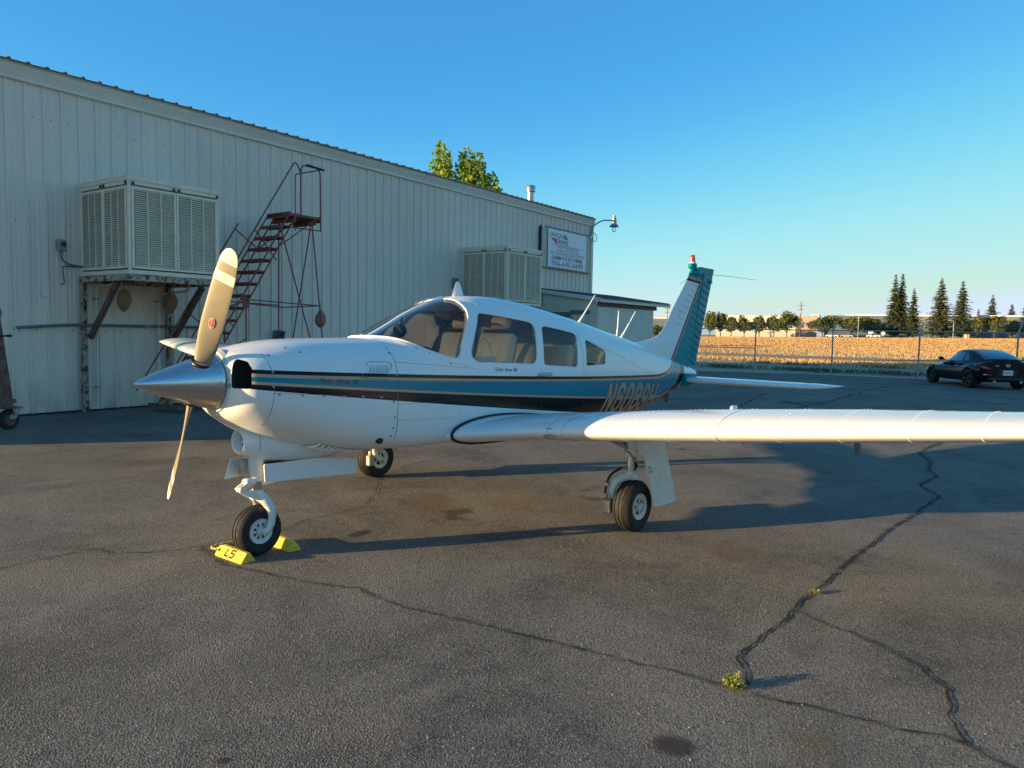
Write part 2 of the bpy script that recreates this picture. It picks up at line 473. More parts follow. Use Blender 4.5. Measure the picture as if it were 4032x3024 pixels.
def soft(name, col, k):
    t = NT(name); c = t.coord(); g = t.new('ShaderNodeNewGeometry').outputs['Position']
    ln = t.new('ShaderNodeVectorMath', operation='LENGTH'); t.link(c, ln.inputs[0])
    f = t.math('SUBTRACT', t.math('ADD', t.remap(ln.outputs['Value'], 1.0, .45), t.math('MULTIPLY', t.noise(g, 14, 5, .7), .9)), .62)
    f = t.math('MULTIPLY', t.math('MULTIPLY', f, t.remap(ln.outputs['Value'], 1.0, .8)), k, clamp=True)
    t.set(Base_Color=t.mix(t.noise(g, 60, 3), tuple(x * .7 for x in col), tuple(x * 1.3 for x in col)), Roughness=.8); t.bump(t.noise(g, 120, 3), .6, .006)
    tr = t.new('ShaderNodeBsdfTransparent'); mx = t.new('ShaderNodeMixShader'); t.link(f, mx.inputs[0]); t.link(tr.outputs[0], mx.inputs[1]); t.link(t.b.outputs[0], mx.inputs[2]); t.link(mx.outputs[0], t.n['Material Output'].inputs[0]); return t.mat
M['stain'] = soft('oil_stain', (.055, .040, .032), 1.0)
M['ruststain'] = soft('rust_tinted_patch', (.25, .16, .09), .30)
def dryground(name, a, b, c_):
    t = NT(name); g = t.new('ShaderNodeNewGeometry').outputs['Position']
    col = t.mix(t.remap(t.noise(t.scale(g, .16, .05, 1), 1, 5, .6), .35, .65), a, b)
    col = t.mix(t.math('MULTIPLY', t.remap(t.noise(g, .9, 5, .7), .45, .7), .6), col, c_)
    t.set(Base_Color=col, Roughness=.95); t.bump(t.noise(g, 3, 5), .8, .15); return t.mat
M['field'] = dryground('dry_grass_field', (.56, .33, .13), (.62, .41, .18), (.48, .30, .13))
M['verge'] = dryground('dusty_verge', (.46, .38, .28), (.52, .45, .34), (.34, .29, .20))
M['track'] = dryground('pale_track', (.42, .36, .28), (.46, .40, .31), (.36, .30, .24))
M['straw'] = simple('straw_blades', (.62, .39, .17), .9, var=.35, nscale=1.2)
M['drystem'] = simple('dull_dry_stems', (.42, .35, .24), .9, var=.35, nscale=1.5)
M['weed'] = simple('green_weed', (.13, .15, .07), .8, var=.35, nscale=2.5)
M['brightweed'] = simple('yellow_green_weed', (.26, .26, .05), .7, var=.3, nscale=30)
def leafmat(name, a, b, tr=.25):
    t = NT(name); g = t.new('ShaderNodeNewGeometry')
    n = t.noise(g.outputs['Position'], 1.3, 4)
    rnd = g.outputs['Random Per Island']
    col = t.mix(t.remap(t.math('ADD', t.math('MULTIPLY', n, .6), t.math('MULTIPLY', rnd, .4)), .3, .7), a, b)
    t.set(Base_Color=col, Roughness=.6, Specular_IOR_Level=.3)
    tl = t.new('ShaderNodeBsdfTranslucent'); t.link(col, tl.inputs[0]); mx = t.new('ShaderNodeMixShader'); mx.inputs[0].default_value = tr
    out = t.n['Material Output']; t.link(t.b.outputs[0], mx.inputs[1]); t.link(tl.outputs[0], mx.inputs[2]); t.link(mx.outputs[0], out.inputs[0])
    return t.mat
M['leaf'] = leafmat('sweetgum_leaves', (.16, .25, .014), (.42, .50, .035), .45)
M['leaf2'] = leafmat('broad_tree_leaves', (.065, .09, .022), (.19, .20, .04))
M['needle'] = leafmat('conifer_needles', (.065, .085, .04), (.15, .16, .065), .2)
M['bark'] = simple('bark', (.11, .075, .05), .9, var=.3, nscale=6, bump=.5, bscale=12)
M['carpaint'] = simple('black_car_paint', (.008, .009, .012), .14, var=.1, spec=.25)
M['carblack'] = simple('car_black_plastic', (.010, .010, .011), .5, var=.2)
M['tail'] = simple('red_tail_lamp', (.60, .012, .025), .2, var=.15, nscale=20, coat=.6)
M['plate'] = simple('number_plate_white', (.70, .70, .72), .4, var=.05)
M['fwhite'] = simple('far_white_wall', (.70, .66, .58), .7, var=.05, nscale=.1)
M['fgrey'] = simple('far_grey_wall', (.12, .155, .20), .7, var=.08, nscale=.1)
M['ftan'] = simple('far_tan_wall', (.42, .33, .25), .7, var=.06, nscale=.1)
M['fdark'] = simple('far_dark_glass', (.05, .06, .07), .3, var=.2)
M['wood'] = simple('weathered_pole_wood', (.13, .09, .06), .9, var=.25, nscale=4)
M['banner'] = simple('white_vinyl_banner', (.72, .74, .78), .4, var=.03, nscale=2)
M['bannerline'] = simple('grey_print', (.22, .26, .30), .5, var=.08)
M['pink'] = simple('red_print', (.62, .08, .13), .5, var=.08)
M['plywood'] = simple('beige_board', (.54, .48, .38), .7, var=.08, nscale=3)
M['shedwall'] = simple('shed_painted_wall', (.66, .61, .51), .65, var=.08, nscale=2)
M['hill'] = simple('distant_hill', (.24, .31, .38), 1.0, var=.08, nscale=.002)
M['wire'] = simple('dark_fence_wire', (.06, .06, .06), .6, .4, var=.2)
# ------------------------------------------------------------------ ground
def sheet(name, poly, z, mat, label=None, div=0):
    b = MB(); n = len(poly); b.add([(p[0], p[1], z) for p in poly], [tuple(range(n))])
    o = b.build(name, mat); o['kind'] = 'structure'
    if label: o['label'] = label
    return o
rng = random.Random(5)
def field_z(x, y):
    t = min(1, max(0, (x - 90) / 180)); t = t * t * (3 - 2 * t); return -.016 + t * min(2.6, max(.6, 2.42 - .0125 * y))
b = MB(); gx = [-6000, -200, 0, 60, 90] + [100 + 10 * i for i in range(19)] + [400, 1000, 3000, 9000]; gy = [-6000, -400] + [-200 + 20 * i for i in range(31)] + [800, 3000, 9000]
b.add([(x, y, field_z(x, y)) for y in gy for x in gx], [(j * len(gx) + i, j * len(gx) + i + 1, (j + 1) * len(gx) + i + 1, (j + 1) * len(gx) + i) for j in range(len(gy) - 1) for i in range(len(gx) - 1)])
o = b.build('field', M['field'], None, 60); o['kind'] = 'structure'; o['label'] = 'golden dry grass field reaching to the far trees'
EDGE = [(20, 40), (24, 22), (27.2, 14), (28.9, 10.5), (29.9, 8.6), (30.6, 7.1), (31.05, 4.4), (31.37, 2.0), (31.7, -3), (32.1, -12), (33.5, -45)]
def rough(line, step, amp, rg):
    out = []
    for (a, b) in zip(line[:-1], line[1:]):
        L = math.dist(a, b); n = max(1, int(L / step))
        for i in range(n):
            t = i / n; out.append((a[0] + (b[0] - a[0]) * t + rg.uniform(-amp, amp), a[1] + (b[1] - a[1]) * t + rg.uniform(-amp, amp)))
    out.append(line[-1]); return out
edge = rough(EDGE, .5, .10, rng)
sheet('verge', [(12, 60), (20, 39)] + [(x - .3, y) for x, y in EDGE] + [(46, -200), (46, 6), (45, 11), (42, 17), (40, 60)], -.010, M['verge'], 'strip of dusty ground along the fence')
sheet('asphalt_apron', [(-150, 60)] + edge + [(38, -200), (-150, -200)], 0.0, M['asphalt'], 'cracked old asphalt of the parking apron')
sheet('dirt_track', [(58.0, -80), (62.5, -80), (62.5, 120), (58.0, 120)], -.006, M['track'], 'pale dirt track crossing the dry field')

def jag(pts, step, amp, rg):
    P = rough(pts, step, amp, rg); return P
def ribbon(name, pts, w0, w1, z, mat, rg, vary=.5):
    b = MB(); L = []; N = len(pts)
    for i, p in enumerate(pts):
        a = Vector(pts[max(i - 1, 0)]); c = Vector(pts[min(i + 1, N - 1)]); t = (c - a).normalized(); nrm = Vector((-t.y, t.x))
        w = (w0 + (w1 - w0) * i / (N - 1)) * rg.uniform(1 - vary, 1 + vary) / 2
        q = Vector(p); L.append((q + nrm * w, q - nrm * w))
    V = []; F = []
    for a, c in L: V += [(a.x, a.y, z), (c.x, c.y, z)]
    for i in range(N - 1): F.append((2 * i, 2 * i + 1, 2 * i + 3, 2 * i + 2))
    b.add(V, F); return b
APRON = bpy.data.objects['asphalt_apron']
def crack(pts, w0, w1, dark=True, step=.045, amp=.013):
    rg = random.Random(int(abs(pts[0][0] * 977 + pts[0][1] * 131)))
    P = jag(pts, step, amp, rg)
    if dark:
        ribbon('crack_border', P[::2] + [P[-1]], w0 * 3.2 + .012, w1 * 2.6 + .014, .0025, M['patch'], rg, .45).build('crack_border', M['patch'], APRON)
    ribbon('crack', P, w0, w1, .0050, M['crack'], rg, .75).build('crack', M['crack'], APRON)
crack([(14, -2.2), (12, -2.5), (9.936, -2.404), (9.121, -2.42), (8.349, -2.727), (7.628, -2.846), (7.23, -3.011), (6.438, -2.979), (5.935, -3.284), (5.408, -3.275), (4.722, -3.277), (4.229, -3.238), (3.546, -3.264), (2.972, -3.255), (2.481, -3.287), (2.145, -3.298), (1.759, -3.298), (1.545, -3.318), (1.322, -3.333), (1.083, -3.332), (.856, -3.323), (.681, -3.353), (.585, -3.42), (.434, -3.509)], .032, .012)
crack([(-.193, .46), (-.297, -.051), (-.202, -.43), (-.135, -.762), (.032, -1.117), (-.004, -1.471), (.037, -1.754), (.11, -2.084), (.204, -2.542), (.25, -2.85), (.293, -3.115), (.337, -3.277), (.336, -3.371), (.362, -3.52), (.364, -3.652), (.406, -3.809), (.434, -3.972), (.47, -4.125), (.488, -4.229), (.535, -4.318), (.519, -4.414), (.466, -4.484), (.445, -4.534), (.40, -4.8), (.42, -5.3)], .007, .009)
crack([(1.545, -3.318), (1.541, -3.385), (1.43, -3.604), (1.439, -3.678), (1.387, -3.766), (1.353, -3.847), (1.292, -3.95), (1.203, -4.083), (1.116, -4.136), (1.031, -4.23), (.936, -4.242), (.842, -4.279), (.75, -4.283), (.652, -4.327), (.588, -4.353), (.533, -4.384)], .006, .013, step=.03, amp=.007)
crack([(1.439, -3.678), (1.549, -3.69), (1.618, -3.677)], .005, .003, False, .03, .006)
crack([(-1.8, .85), (-1.337, .931), (-1.11, .934), (-.733, .978), (-.70, .75), (-.441, .534), (-.193, .46), (-.083, .441)], .011, .008, False)
crack([(.44, .414), (.806, .562), (1.056, .584), (1.424, .589), (1.9, .95), (2.4, 1.5), (3.215, 1.94), (3.583, 1.99), (4.029, 2.068), (4.443, 2.139), (6, 2.3)], .009, .009, False)
crack([(7.23, -3.011), (7.316, -3.006), (7.449, -3.262), (7.557, -3.848), (7.8, -5)], .012, .01, False)
crack([(14.787, 1.276), (16.81, 1.263), (19.735, 1.546), (22.189, 1.736), (25, 1.9)], .07, .05, False, .2, .05)
crack([(10, 2.2), (12.5, 2.0), (15, 2.6), (18, 3.4)], .05, .04, False, .2, .05)
crack([(12.2, .3), (13.5, -1.5), (14.4, -4.0), (17, -6)], .06, .05, False, .2, .05)
def blot(c, rx, ry, rot, mat='stain', name='oil_stain'):
    b = MB(); b.add([(0, 0, 0)] + [(math.cos(t), math.sin(t), 0) for t in [2 * math.pi * i / 24 for i in range(24)]], [(0, i + 1, (i + 1) % 24 + 1) for i in range(24)])
    o = b.build(name, M[mat], APRON); o.location = (c[0], c[1], .0022 + .0001 * (len(APRON.children) % 7)); o.scale = (rx, ry, 1); o.rotation_euler = (0, 0, rot)
blot((-.29, -3.49), .10, .11, .4); blot((.86, -.09), .15, .08, .2); blot((-1.53, -2.26), .03, .03, 0)
for c_, rx, ry, ro in (((2.49, -2.5), .34, .26, .5), ((2.05, .35), .5, .3, .8), ((.1, -3.9), .2, .16, .3), ((1.0, 4.2), .6, .35, .2), ((3.4, -4.4), .5, .4, 1)): blot(c_, rx, ry, ro, 'ruststain', 'rust_patch')
# loose stones and litter lying on the apron
b = MB(); rg = random.Random(3)
for i in range(420):
    d = 2 + 10 * rg.random() ** 1.5; a = R(39.9) + rg.uniform(-.62, .62)
    x, y = -2.96 + d * math.cos(a), -4.85 + d * math.sin(a); s = rg.uniform(.002, .006)
    b.lathe([(0, 0), (s, s * .3), (s * .7, s * .9), (0, s * 1.1)], 5, 0, Matrix.Translation((x, y, .001)))
o = b.build('loose_grit', simple('grit_stones', (.26, .24, .21), .9, var=.4, nscale=200)); o['kind'] = 'stuff'; o['label'] = 'loose grit and pebbles scattered over the asphalt'

# ------------------------------------------------------------------ hangar
A5 = R(5.0); W0 = Vector((1.6, 10.2, 0))
HM = Matrix.Translation(W0) @ Matrix.Rotation(A5, 4, 'Z')
def W(s, off, z=0.0): return HM @ Vector((s, -off, z))
HS0, HS1, HD, HZ = -5.8, 20.32, 14.0, 5.80
hang = thing('hangar', 'long cream metal hangar with ribbed walls and a dark roof edge', 'hangar', W0, A5)
def wall_profile(w, n=3):
    P = []; st = w / n
    for i in range(n):
        x = i * st
        P += [(x, 0), (x + .012, -.032), (x + .042, -.032), (x + .066, 0)]
        for q in (.4, .68):
            P += [(x + st * q - .016, 0), (x + st * q - .006, -.006), (x + st * q + .014, -.006), (x + st * q + .024, 0)]
    P.append((w + .001, 0)); return P
def panel_mesh(w, h, name):
    b = MB(); P = wall_profile(w); n = len(P)
    zs = [.03, h * .33, h * .33 + .002, h]
    V = [(p[0], p[1] - (.004 if i >= 2 else 0), z) for i, z in enumerate(zs) for p in P]
    F = [(j * n + i, j * n + i + 1, (j + 1) * n + i + 1, (j + 1) * n + i) for j in range(len(zs) - 1) for i in range(n - 1)]
    b.add(V, F); me = b.mesh(name); me.materials.append(M['siding']); return me
NP = 29; pw = (HS1 - HS0) / NP
pm = panel_mesh(pw, HZ, 'wall_panel')
for i in range(NP):
    o = link('wall_panel', pm, None, hang); o.location = (HS0 + i * pw, 0, 0)
ge = panel_mesh(HD / 15, HZ, 'gable_panel')
for i in range(15):
    for s, rz in ((HS1, R(90)), (HS0, R(-90))):
        o = link('wall_panel', ge, None, hang); o.rotation_euler = (0, 0, rz)
        o.location = (s, i * HD / 15, 0) if rz > 0 else (s, (i + 1) * HD / 15, 0)
b = MB(); b.box(((HS0 + HS1) / 2, HD, HZ / 2), (HS1 - HS0, .06, HZ)); b.build('back_wall', M['siding'], hang)
for s in (HS0, HS1):
    b = MB(); b.prism([(.02, HZ + .002), (HD - .02, HZ + .002), (HD / 2, HZ + 1.05)], .05, 'x', s - .025); b.build('gable', M['siding'], hang)
b = MB()                                                            # stepped eave trim
b.prism([(-.03, HZ - .06), (-.075, HZ - .045), (-.075, HZ - .005), (-.05, HZ + .01), (-.11, HZ + .16), (-.105, HZ + .20), (-.15, HZ + .215), (-.15, HZ + .235), (.02, HZ + .235), (.02, HZ - .06)], HS1 - HS0 + .12, 'x', HS0 - .06)
b.build('eave_trim', M['trim'], hang)
for s in (HS0 - .02, HS1 - .1):
    b = MB(); b.box((s + .06, -.035, HZ / 2 - .02), (.15, .06, HZ - .1)); b.build('corner_trim', M['trim'], hang)
def roof_panel(w, name):
    b = MB(); P = []; n = 3; st = w / n
    for i in range(n):
        x = i * st; P += [(x, 0), (x + .02, .03), (x + .035, .038), (x + .055, .03), (x + .075, 0), (x + st * .6, .004)]
    P.append((w + .001, 0)); k = len(P); V = []
    for (y, z) in ((-.19, HZ + .235), (HD / 2, HZ + 1.22), (HD + .19, HZ + .235)):
        V += [(p[0], y, z + p[1]) for p in P]
    V += [(p[0], -.185, HZ + .232 + p[1] * .2 - .012) for p in P]
    F = [(j * k + i, j * k + i + 1, (j + 1) * k + i + 1, (j + 1) * k + i) for j in range(2) for i in range(k - 1)]
    F += [(3 * k + i, 3 * k + i + 1, i + 1, i) for i in range(k - 1)]
    b.add(V, F); me = b.mesh(name); me.materials.append(M['roof']); return me
rp = roof_panel(pw, 'roof_panel')
for i in range(NP):
    o = link('roof_panel', rp, None, hang); o.location = (HS0 + i * pw, 0, 0)
# screws with washers, in rows
b = MB(); rg = random.Random(2)
for z in (1.5, 3.4, 5.2):
    for i in range(NP * 3):
        if rg.random() < .8: b.box((HS0 + i * pw / 3 + .14 + rg.uniform(-.01, .01), -.004, z), (.022, .010, .022))
b.build('screws', M['rustbrown'], hang, kind='stuff')
b = MB(); rg = random.Random(12)                                    # crumbled edge at the wall foot
for i in range(240):
    s = rg.uniform(HS0, HS1); r = rg.uniform(.02, .09)
    b.lathe([(r, -.01), (r * .8, r * .25), (r * .3, r * .5), (0, r * .55)], 6, 0, Matrix.Translation(W(s, .03 + rg.uniform(0, .08), 0)))
o = b.build('crumbled_dirt', M['patch']); o['kind'] = 'stuff'; o['label'] = 'dark crumbled dirt along the foot of the hangar wall'

def wt(name, label, cat, s, off, z=0, group=None): return thing(name, label, cat, W(s, off, z), A5, group)

# ------------------------------------------------------------------ evaporative coolers
M['coolerpad'] = simple('cooler_pad', (.36, .30, .21), .9, var=.3, nscale=20)
def cooler(label, s, z, w, d, h):
    t = wt('evaporative_cooler', label, 'cooler', s, .05, z, 'louvred cooler boxes on the hangar wall')
    b = MB(); e = .05
    b.box((w / 2, -d / 2, .04), (w, d, .08), 0, None, .01)
    b.box((w / 2, -d / 2, h - .10), (w, d, .06))
    for x in (e / 2, w - e / 2):
        for y in (-e / 2, -d + e / 2): b.box((x, y, h / 2 - .03), (e, e, h - .18), 0, None, .006)
    b.box((w / 2, -d / 2, h / 2), (w - .13, d - .13, h - .2), 1)
    b.build('cabinet', [M['cooler'], M['coolerpad']], t)
    b = MB(); b.box((w / 2, -d / 2, h - .035), (w + .03, d + .03, .07), 0, None, .012)
    b.prism([(-.01, -.005), (w + .01, -.005), (w + .01, -d - .0), (-.01, -d - .0)], .012, 'z', h + .001)
    b.build('lid', M['cooler'], t)
    def louvre(pw_, ph, label=None):
        f = MB(); bd = .045
        for x in (bd / 2, pw_ - bd / 2): f.box((x, 0, ph / 2), (bd, .022, ph), 0, None, .004)
        for zz in (bd / 2, ph - bd / 2): f.box((pw_ / 2, 0, zz), (pw_ - 2 * bd - .002, .022, bd), 0, None, .004)
        n = 3; st = (pw_ - 2 * bd) / n
        for i in (1, 2): f.box((bd + i * st, 0, ph / 2), (.02, .02, ph - 2 * bd - .002))
        s_ = MB(); k = int((ph - 2 * bd) / .036)
        for i in range(n):
            for j in range(k):
                zc = bd + (j + .5) * (ph - 2 * bd) / k
                x0, x1 = bd + i * st + .012, bd + (i + 1) * st - .012
                s_.add([(x0, -.014, zc - .010), (x1, -.014, zc - .010), (x1, .012, zc + .013), (x0, .012, zc + .013), (x0, -.014, zc - .006), (x1, -.014, zc - .006), (x1, .012, zc + .017), (x0, .012, zc + .017)], [(0, 1, 5, 4), (3, 2, 1, 0), (4, 5, 6, 7)])
        return f.mesh('louvre_panel'), s_.mesh('slats')
    hh = h - .26
    for side in (0, 1):
        L = (w if side == 0 else d) - 2 * e; pwid = L / 2 - .008
        mf, ms = louvre(pwid, hh)
        for me in (mf, ms): me.materials.append(M['cooler'])
        for k in range(2):
            if side == 0: faces = [((e + k * L / 2 + .004, -d - .004, .10), 0)]
            else: faces = [((-.004, -e - .004 - (1 - k) * L / 2 - 0 + 0, .10), R(-90)), ((w + .004, -d + e + k * L / 2 + .004, .10), R(90))]
            for loc, rz in faces:
                o = link('louvre_panel', mf, None, t); o.location = loc; o.rotation_euler = (0, 0, rz)
                q = link('slats', ms, None, o, kind='stuff')
    b = MB()
    for x in (w * .5 - .05, w * .5 + .05, .08, w - .06): b.box((x, -d - .022, h - .11), (.03, .02, .05))
    for y in (-d * .5 - .05, -d * .5 + .05, -d + .05): b.box((-.022, y, h - .11), (.02, .03, .05))
    b.build('latches', M['black'], t, kind='stuff')
    return t
cooler('louvred cream cooler box on the rusty bracket behind the propeller', 1.10, 2.50, 1.75, 1.66, 1.66)
cooler('louvred cream cooler box beside the white banner above the cabin roof', 12.22, 2.42, 1.85, 1.70, 1.70)
def platform(label, s, z, w, d, posts):
    t = wt('cooler_bracket', label, 'steel bracket', s, .05, 0, 'steel brackets carrying the coolers')
    b = MB()
    for y in (-.04, -d + .04): b.box((w / 2, y, z - .06), (w, .08, .10))
    for x in (.04, w - .04): b.box((x, -d / 2, z - .062), (.08, d - .16, .095))
    b.build('frame', M['rusty'], t)
    b = MB(); b.box((w / 2, -d / 2, z - .006), (w - .02, d - .02, .01)); b.build('deck', M['rusty'], t)
    for x in posts:
        b = MB(); b.box((x, -.015, (z - .11) / 2), (.12, .012, z - .12)); b.box((x - .055, -.06, (z - .11) / 2), (.012, .10, z - .12)); b.build('post', M['rusty'], t)
        b = MB(); b.bar((x + .09, -.07, 1.38), (x + .09, -d * .62, z - .115), .07, .10); b.build('brace', M['rustbrown'], t)
    return t
platform('rusty steel bracket holding up the cooler behind the propeller', 1.06, 2.50, 1.82, 1.72, (.06, 1.72))
platform('steel bracket under the cooler above the cabin roof', 12.2, 2.42, 1.9, 1.76, (.06, 1.8))

# ------------------------------------------------------------------ wall services
def elbow(pts, r, n=6):
    """polyline with rounded corners"""
    P = [Vector(p) for p in pts]; out = [P[0]]
    for i in range(1, len(P) - 1):
        a, b_, c = P[i - 1], P[i], P[i + 1]; u = (a - b_).normalized(); w_ = (c - b_).normalized()
        rr = min(r, (a - b_).length * .45, (c - b_).length * .45)
        p0, p1 = b_ + u * rr, b_ + w_ * rr
        for k in range(n + 1):
            t = k / n; out.append(p0 * (1 - t) ** 2 + b_ * 2 * t * (1 - t) + p1 * t * t)
    out.append(P[-1]); return out
def wall_tube(name, label, cat, pts, r, mat, s, z=0, parts=None, n=8):
    t = wt(name, label, cat, s, 0, z)
    b = MB(); b.tube(elbow([(p[0] - s, -p[1], p[2] - z) for p in pts], .06), r, n); b.build('pipe', mat, t, 50)
    for p in parts or ():
        b = MB(); b.box((p[0] - s, -p[1] * .5 - .005, p[2] - z), (r * 3.2, p[1] + r * 1.6, .03)); b.build('clamp', M['galv'], t)
    return t
wall_tube('drain_pipe', 'white drain pipe by the left post of the cooler bracket', 'pipe', [(1.34, .10, .12), (1.34, .10, 2.33), (1.34, 1.0, 2.37)], .022, M['pvc'], 1.34, 0, [(1.34, .10, .45), (1.34, .10, 2.1)])
wall_tube('drain_pipe', 'white drain pipe beside the right post of the cooler bracket', 'pipe', [(2.55, .10, .12), (2.55, .10, 2.24), (2.7, .9, 2.30), (2.72, .9, 2.42)], .022, M['pvc'], 2.55, 0, [(2.55, .10, .45), (2.55, .10, 2.1)])
wall_tube('conduit_pipe', 'blue grey pipe running level along the hangar wall', 'pipe', [(-.02, .12, 1.545), (.72, .10, 1.60), (1.1, .10, 1.61), (3.6, .10, 1.60)], .026, M['bluepipe'], -.02, 0, [(.3, .10, 1.57), (2.3, .10, 1.605)])
t = wt('junction_box', 'small grey switch box with a bent conduit left of the cooler', 'junction box', .75, .04, 3.03)
b = MB(); b.box((0, -.04, 0), (.15, .08, .20), 0, None, .01); b.build('box', M['galv'], t)
b = MB(); b.lathe([(.045, 0), (.045, .012), (.01, .02)], 12, 0, Matrix.Translation((.02, -.082, .02)) @ Matrix.Rotation(R(90), 4, 'X')); b.build('switch', M['black'], t)
b = MB(); b.tube(elbow([(.0, -.04, -.10), (.0, -.04, -.26), (.12, -.06, -.34), (.35, -.10, -.36)], .09), .017, 8); b.build('conduit', M['bluepipe'], t, 50)
t = wt('thin_hose', 'thin dark hose bent down the wall below the switch box', 'hose', .76, .05, 2.3)
b = MB(); b.tube(elbow([(.33, -.05, .36), (.0, -.03, .36), (.03, -.03, .05), (-.03, -.03, .02)], .05), .009, 6); b.build('tube', M['black'], t, 50)
t = wt('paint_blotch', 'white paint blotch on the ribbed wall left of the cooler', 'paint mark', .47, .038, 2.16)
b = MB(); b.box((0, 0, 0), (.11, .004, .11), 0, None, .002); b.build('mark', M['plate'], t)
t = wt('flood_light', 'small blue grey flood light low on the wall right of the ladder', 'flood light', 5.45, .03, 1.48)
b = MB(); b.box((0, -.09, .0), (.26, .12, .20), 0, Matrix.Rotation(R(15), 4, 'X'), .015); b.build('housing', M['bluepipe'], t)
b = MB(); b.box((0, -.02, -.04), (.08, .05, .10)); b.build('bracket', M['galv'], t)
b = MB(); b.box((0, -.155, .02), (.2, .008, .14), 0, Matrix.Rotation(R(15), 4, 'X')); b.build('lens', M['fdark'], t)
t = wt('junction_box', 'grey electrical box on the wall left of the far cooler', 'junction box', 11.9, .03, 3.05)
b = MB(); b.box((0, -.05, 0), (.2, .1, .3), 0, None, .01); b.build('box', M['galv'], t)
b = MB(); b.tube([(0, -.05, -.15), (0, -.05, -.9)], .02, 8); b.build('conduit', M['galv'], t, 50)
def nest(label, s, off, z, h, rw):
    t = wt('paper_decoy', label, 'hanging paper lantern', s, off, z, 'brown paper wasp decoys')
    b = MB(); pr = []
    for i in range(15):
        u = i / 14; r = rw * math.sin(math.pi * min(1, u * .97 + .03)) ** .6 * (1.0 - .35 * (u - .4) * (1 if u > .4 else .6)) * (1 if i % 2 else .93)
        pr.append((max(r, .004), -h * .5 + h * (1 - u) if h > 0 else -abs(h) * .5 + abs(h) * u))
    b.lathe(pr, 14, 0, Matrix.Rotation(R(4), 4, 'X')); b.build('paper', M['nest'], t, 60)
    b = MB(); b.tube([(0, 0, abs(h) * .49), (0, 0, abs(h) * .5 + .16)], .004, 5); b.build('cord', M['black'], t)
nest('brown paper decoy hanging behind the slanted brace of the cooler bracket', 1.62, .55, 2.07, .42, .135)
nest('brown paper decoy hanging at the right post of the cooler bracket', 2.62, .42, 2.07, .42, .135)
nest('brown paper decoy hanging from the back of the red rolling ladder', 5.66, 1.3, 1.84, -.40, .135)

# ------------------------------------------------------------------ banner, board, lamp, vent
t = wt('sign_board', 'beige backing board behind the white banner', 'board', 16.6, .045, 3.93)
b = MB(); b.box((1.71, -.025, .69), (3.4, .05, 1.38)); b.build('panel', M['plywood'], t)
b = MB(); b.box((1.71, -.03, 1.40), (3.5, .075, .05)); b.box((1.71, -.03, -.02), (3.5, .06, .03)); b.build('batten', M['bluepipe'], t)
b = MB(); b.box((-.05, -.03, .69), (.025, .06, 1.3)); b.box((-.13, -.03, .69), (.02, .06, 1.3)); b.build('side_strip', M['black'], t)
b = MB()
for x in (.03, 3.42): b.lathe([(.07, 0), (.07, .03), (.02, .05)], 12, 0, Matrix.Translation((x, -.07, 1.36)) @ Matrix.Rotation(R(90), 4, 'X'))
b.build('caps', M['plate'], t)
t = wt('banner', 'white flight school banner with a red winged logo and phone number', 'banner', 16.95, .13, 3.95)
BW, BH = 2.72, 1.34
def bulge(x, z): return -.012 * math.sin(3 * math.pi * x / BW) * math.sin(math.pi * z / BH) - .004
b = MB(); nx, nz = 24, 12; V = []
for side in (0, .006):
    for j in range(nz + 1):
        for i in range(nx + 1):
            x, z = BW * i / nx, BH * j / nz; V.append((x, bulge(x, z) + side, z))
k = (nx + 1) * (nz + 1); F = []
for j in range(nz):
    for i in range(nx):
        a = j * (nx + 1) + i; F += [(a, a + 1, a + nx + 2, a + nx + 1), (k + a, k + a + nx + 1, k + a + nx + 2, k + a + 1)]
b.add(V, F); b.build('sheet', M['banner'], t, 60)
def sign_text(body, x, z, h, mat, parent, w=None, shear=0, hollow=False, name='lettering', space=1.0):
    me = text_mesh(body, 1.0, shear, 0, 'LEFT', space, 0)
    co = np.array([v.co[:] for v in me.vertices]); mn, mx = co.min(0), co.max(0)
    sx = (w / (mx[0] - mn[0])) if w else h / .72
    P = [((c[0] - mn[0]) * sx + x, 0, (c[1] - mn[1]) * h / (mx[1] - mn[1]) + z) for c in co]
    for v, p in zip(me.vertices, P): v.co = (p[0], bulge(p[0], p[2]) - .004, p[2])
    if hollow:
        bm = bmesh.new(); bm.from_mesh(me)
        bmesh.ops.remove_doubles(bm, verts=bm.verts, dist=1e-5)
        be = [e for e in bm.edges if e.is_boundary]; out = MB()
        for e in be:
            a, c = e.verts[0].co, e.verts[1].co
            if (a - c).length > 1e-4: out.bar(a, c, .004, .015, up=(0, 1, 0))
        bm.free(); return out.build(name, mat, parent)
    me.update(); return link(name, me, mat, parent)
sign_text('LINCOLN', .14, 1.08, .14, M['ink'], t, 1.0)
b = MB(); b.add([(.15, -.012, 1.05), (.60, -.016, 1.02), (.62, -.016, .97), (.58, -.016, .86), (.56, -.016, .80), (.40, -.014, .90), (.26, -.014, .97)], [tuple(range(7))])
b.add([(1.12, -.018, 1.22), (1.20, -.018, 1.18), (1.30, -.018, 1.10), (1.38, -.018, 1.05), (1.10, -.018, 1.05)], [tuple(range(5))]); b.build('wing_logo', M['pink'], t)
sign_text('Skyways', .62, .78, .30, M['ink'], t, .78, .3)
for z in (.80, .27 + .20): 
    b = MB(); b.box((1.32 if z > .6 else 1.38, -.018, z - (.0)), (2.36, .003, .012)); b.build('rule', M['bannerline'], t)
sign_text('AIRCRAFT MAINTENANCE', .58, .70, .075, M['bannerline'], t, 1.55)
sign_text('INTERIOR RESTORATIONS', .58, .59, .075, M['bannerline'], t, 1.55)
sign_text('A/FT - ACCELERATED FLIGHT TRAINING', .14, .495, .07, M['bannerline'], t, 2.42)
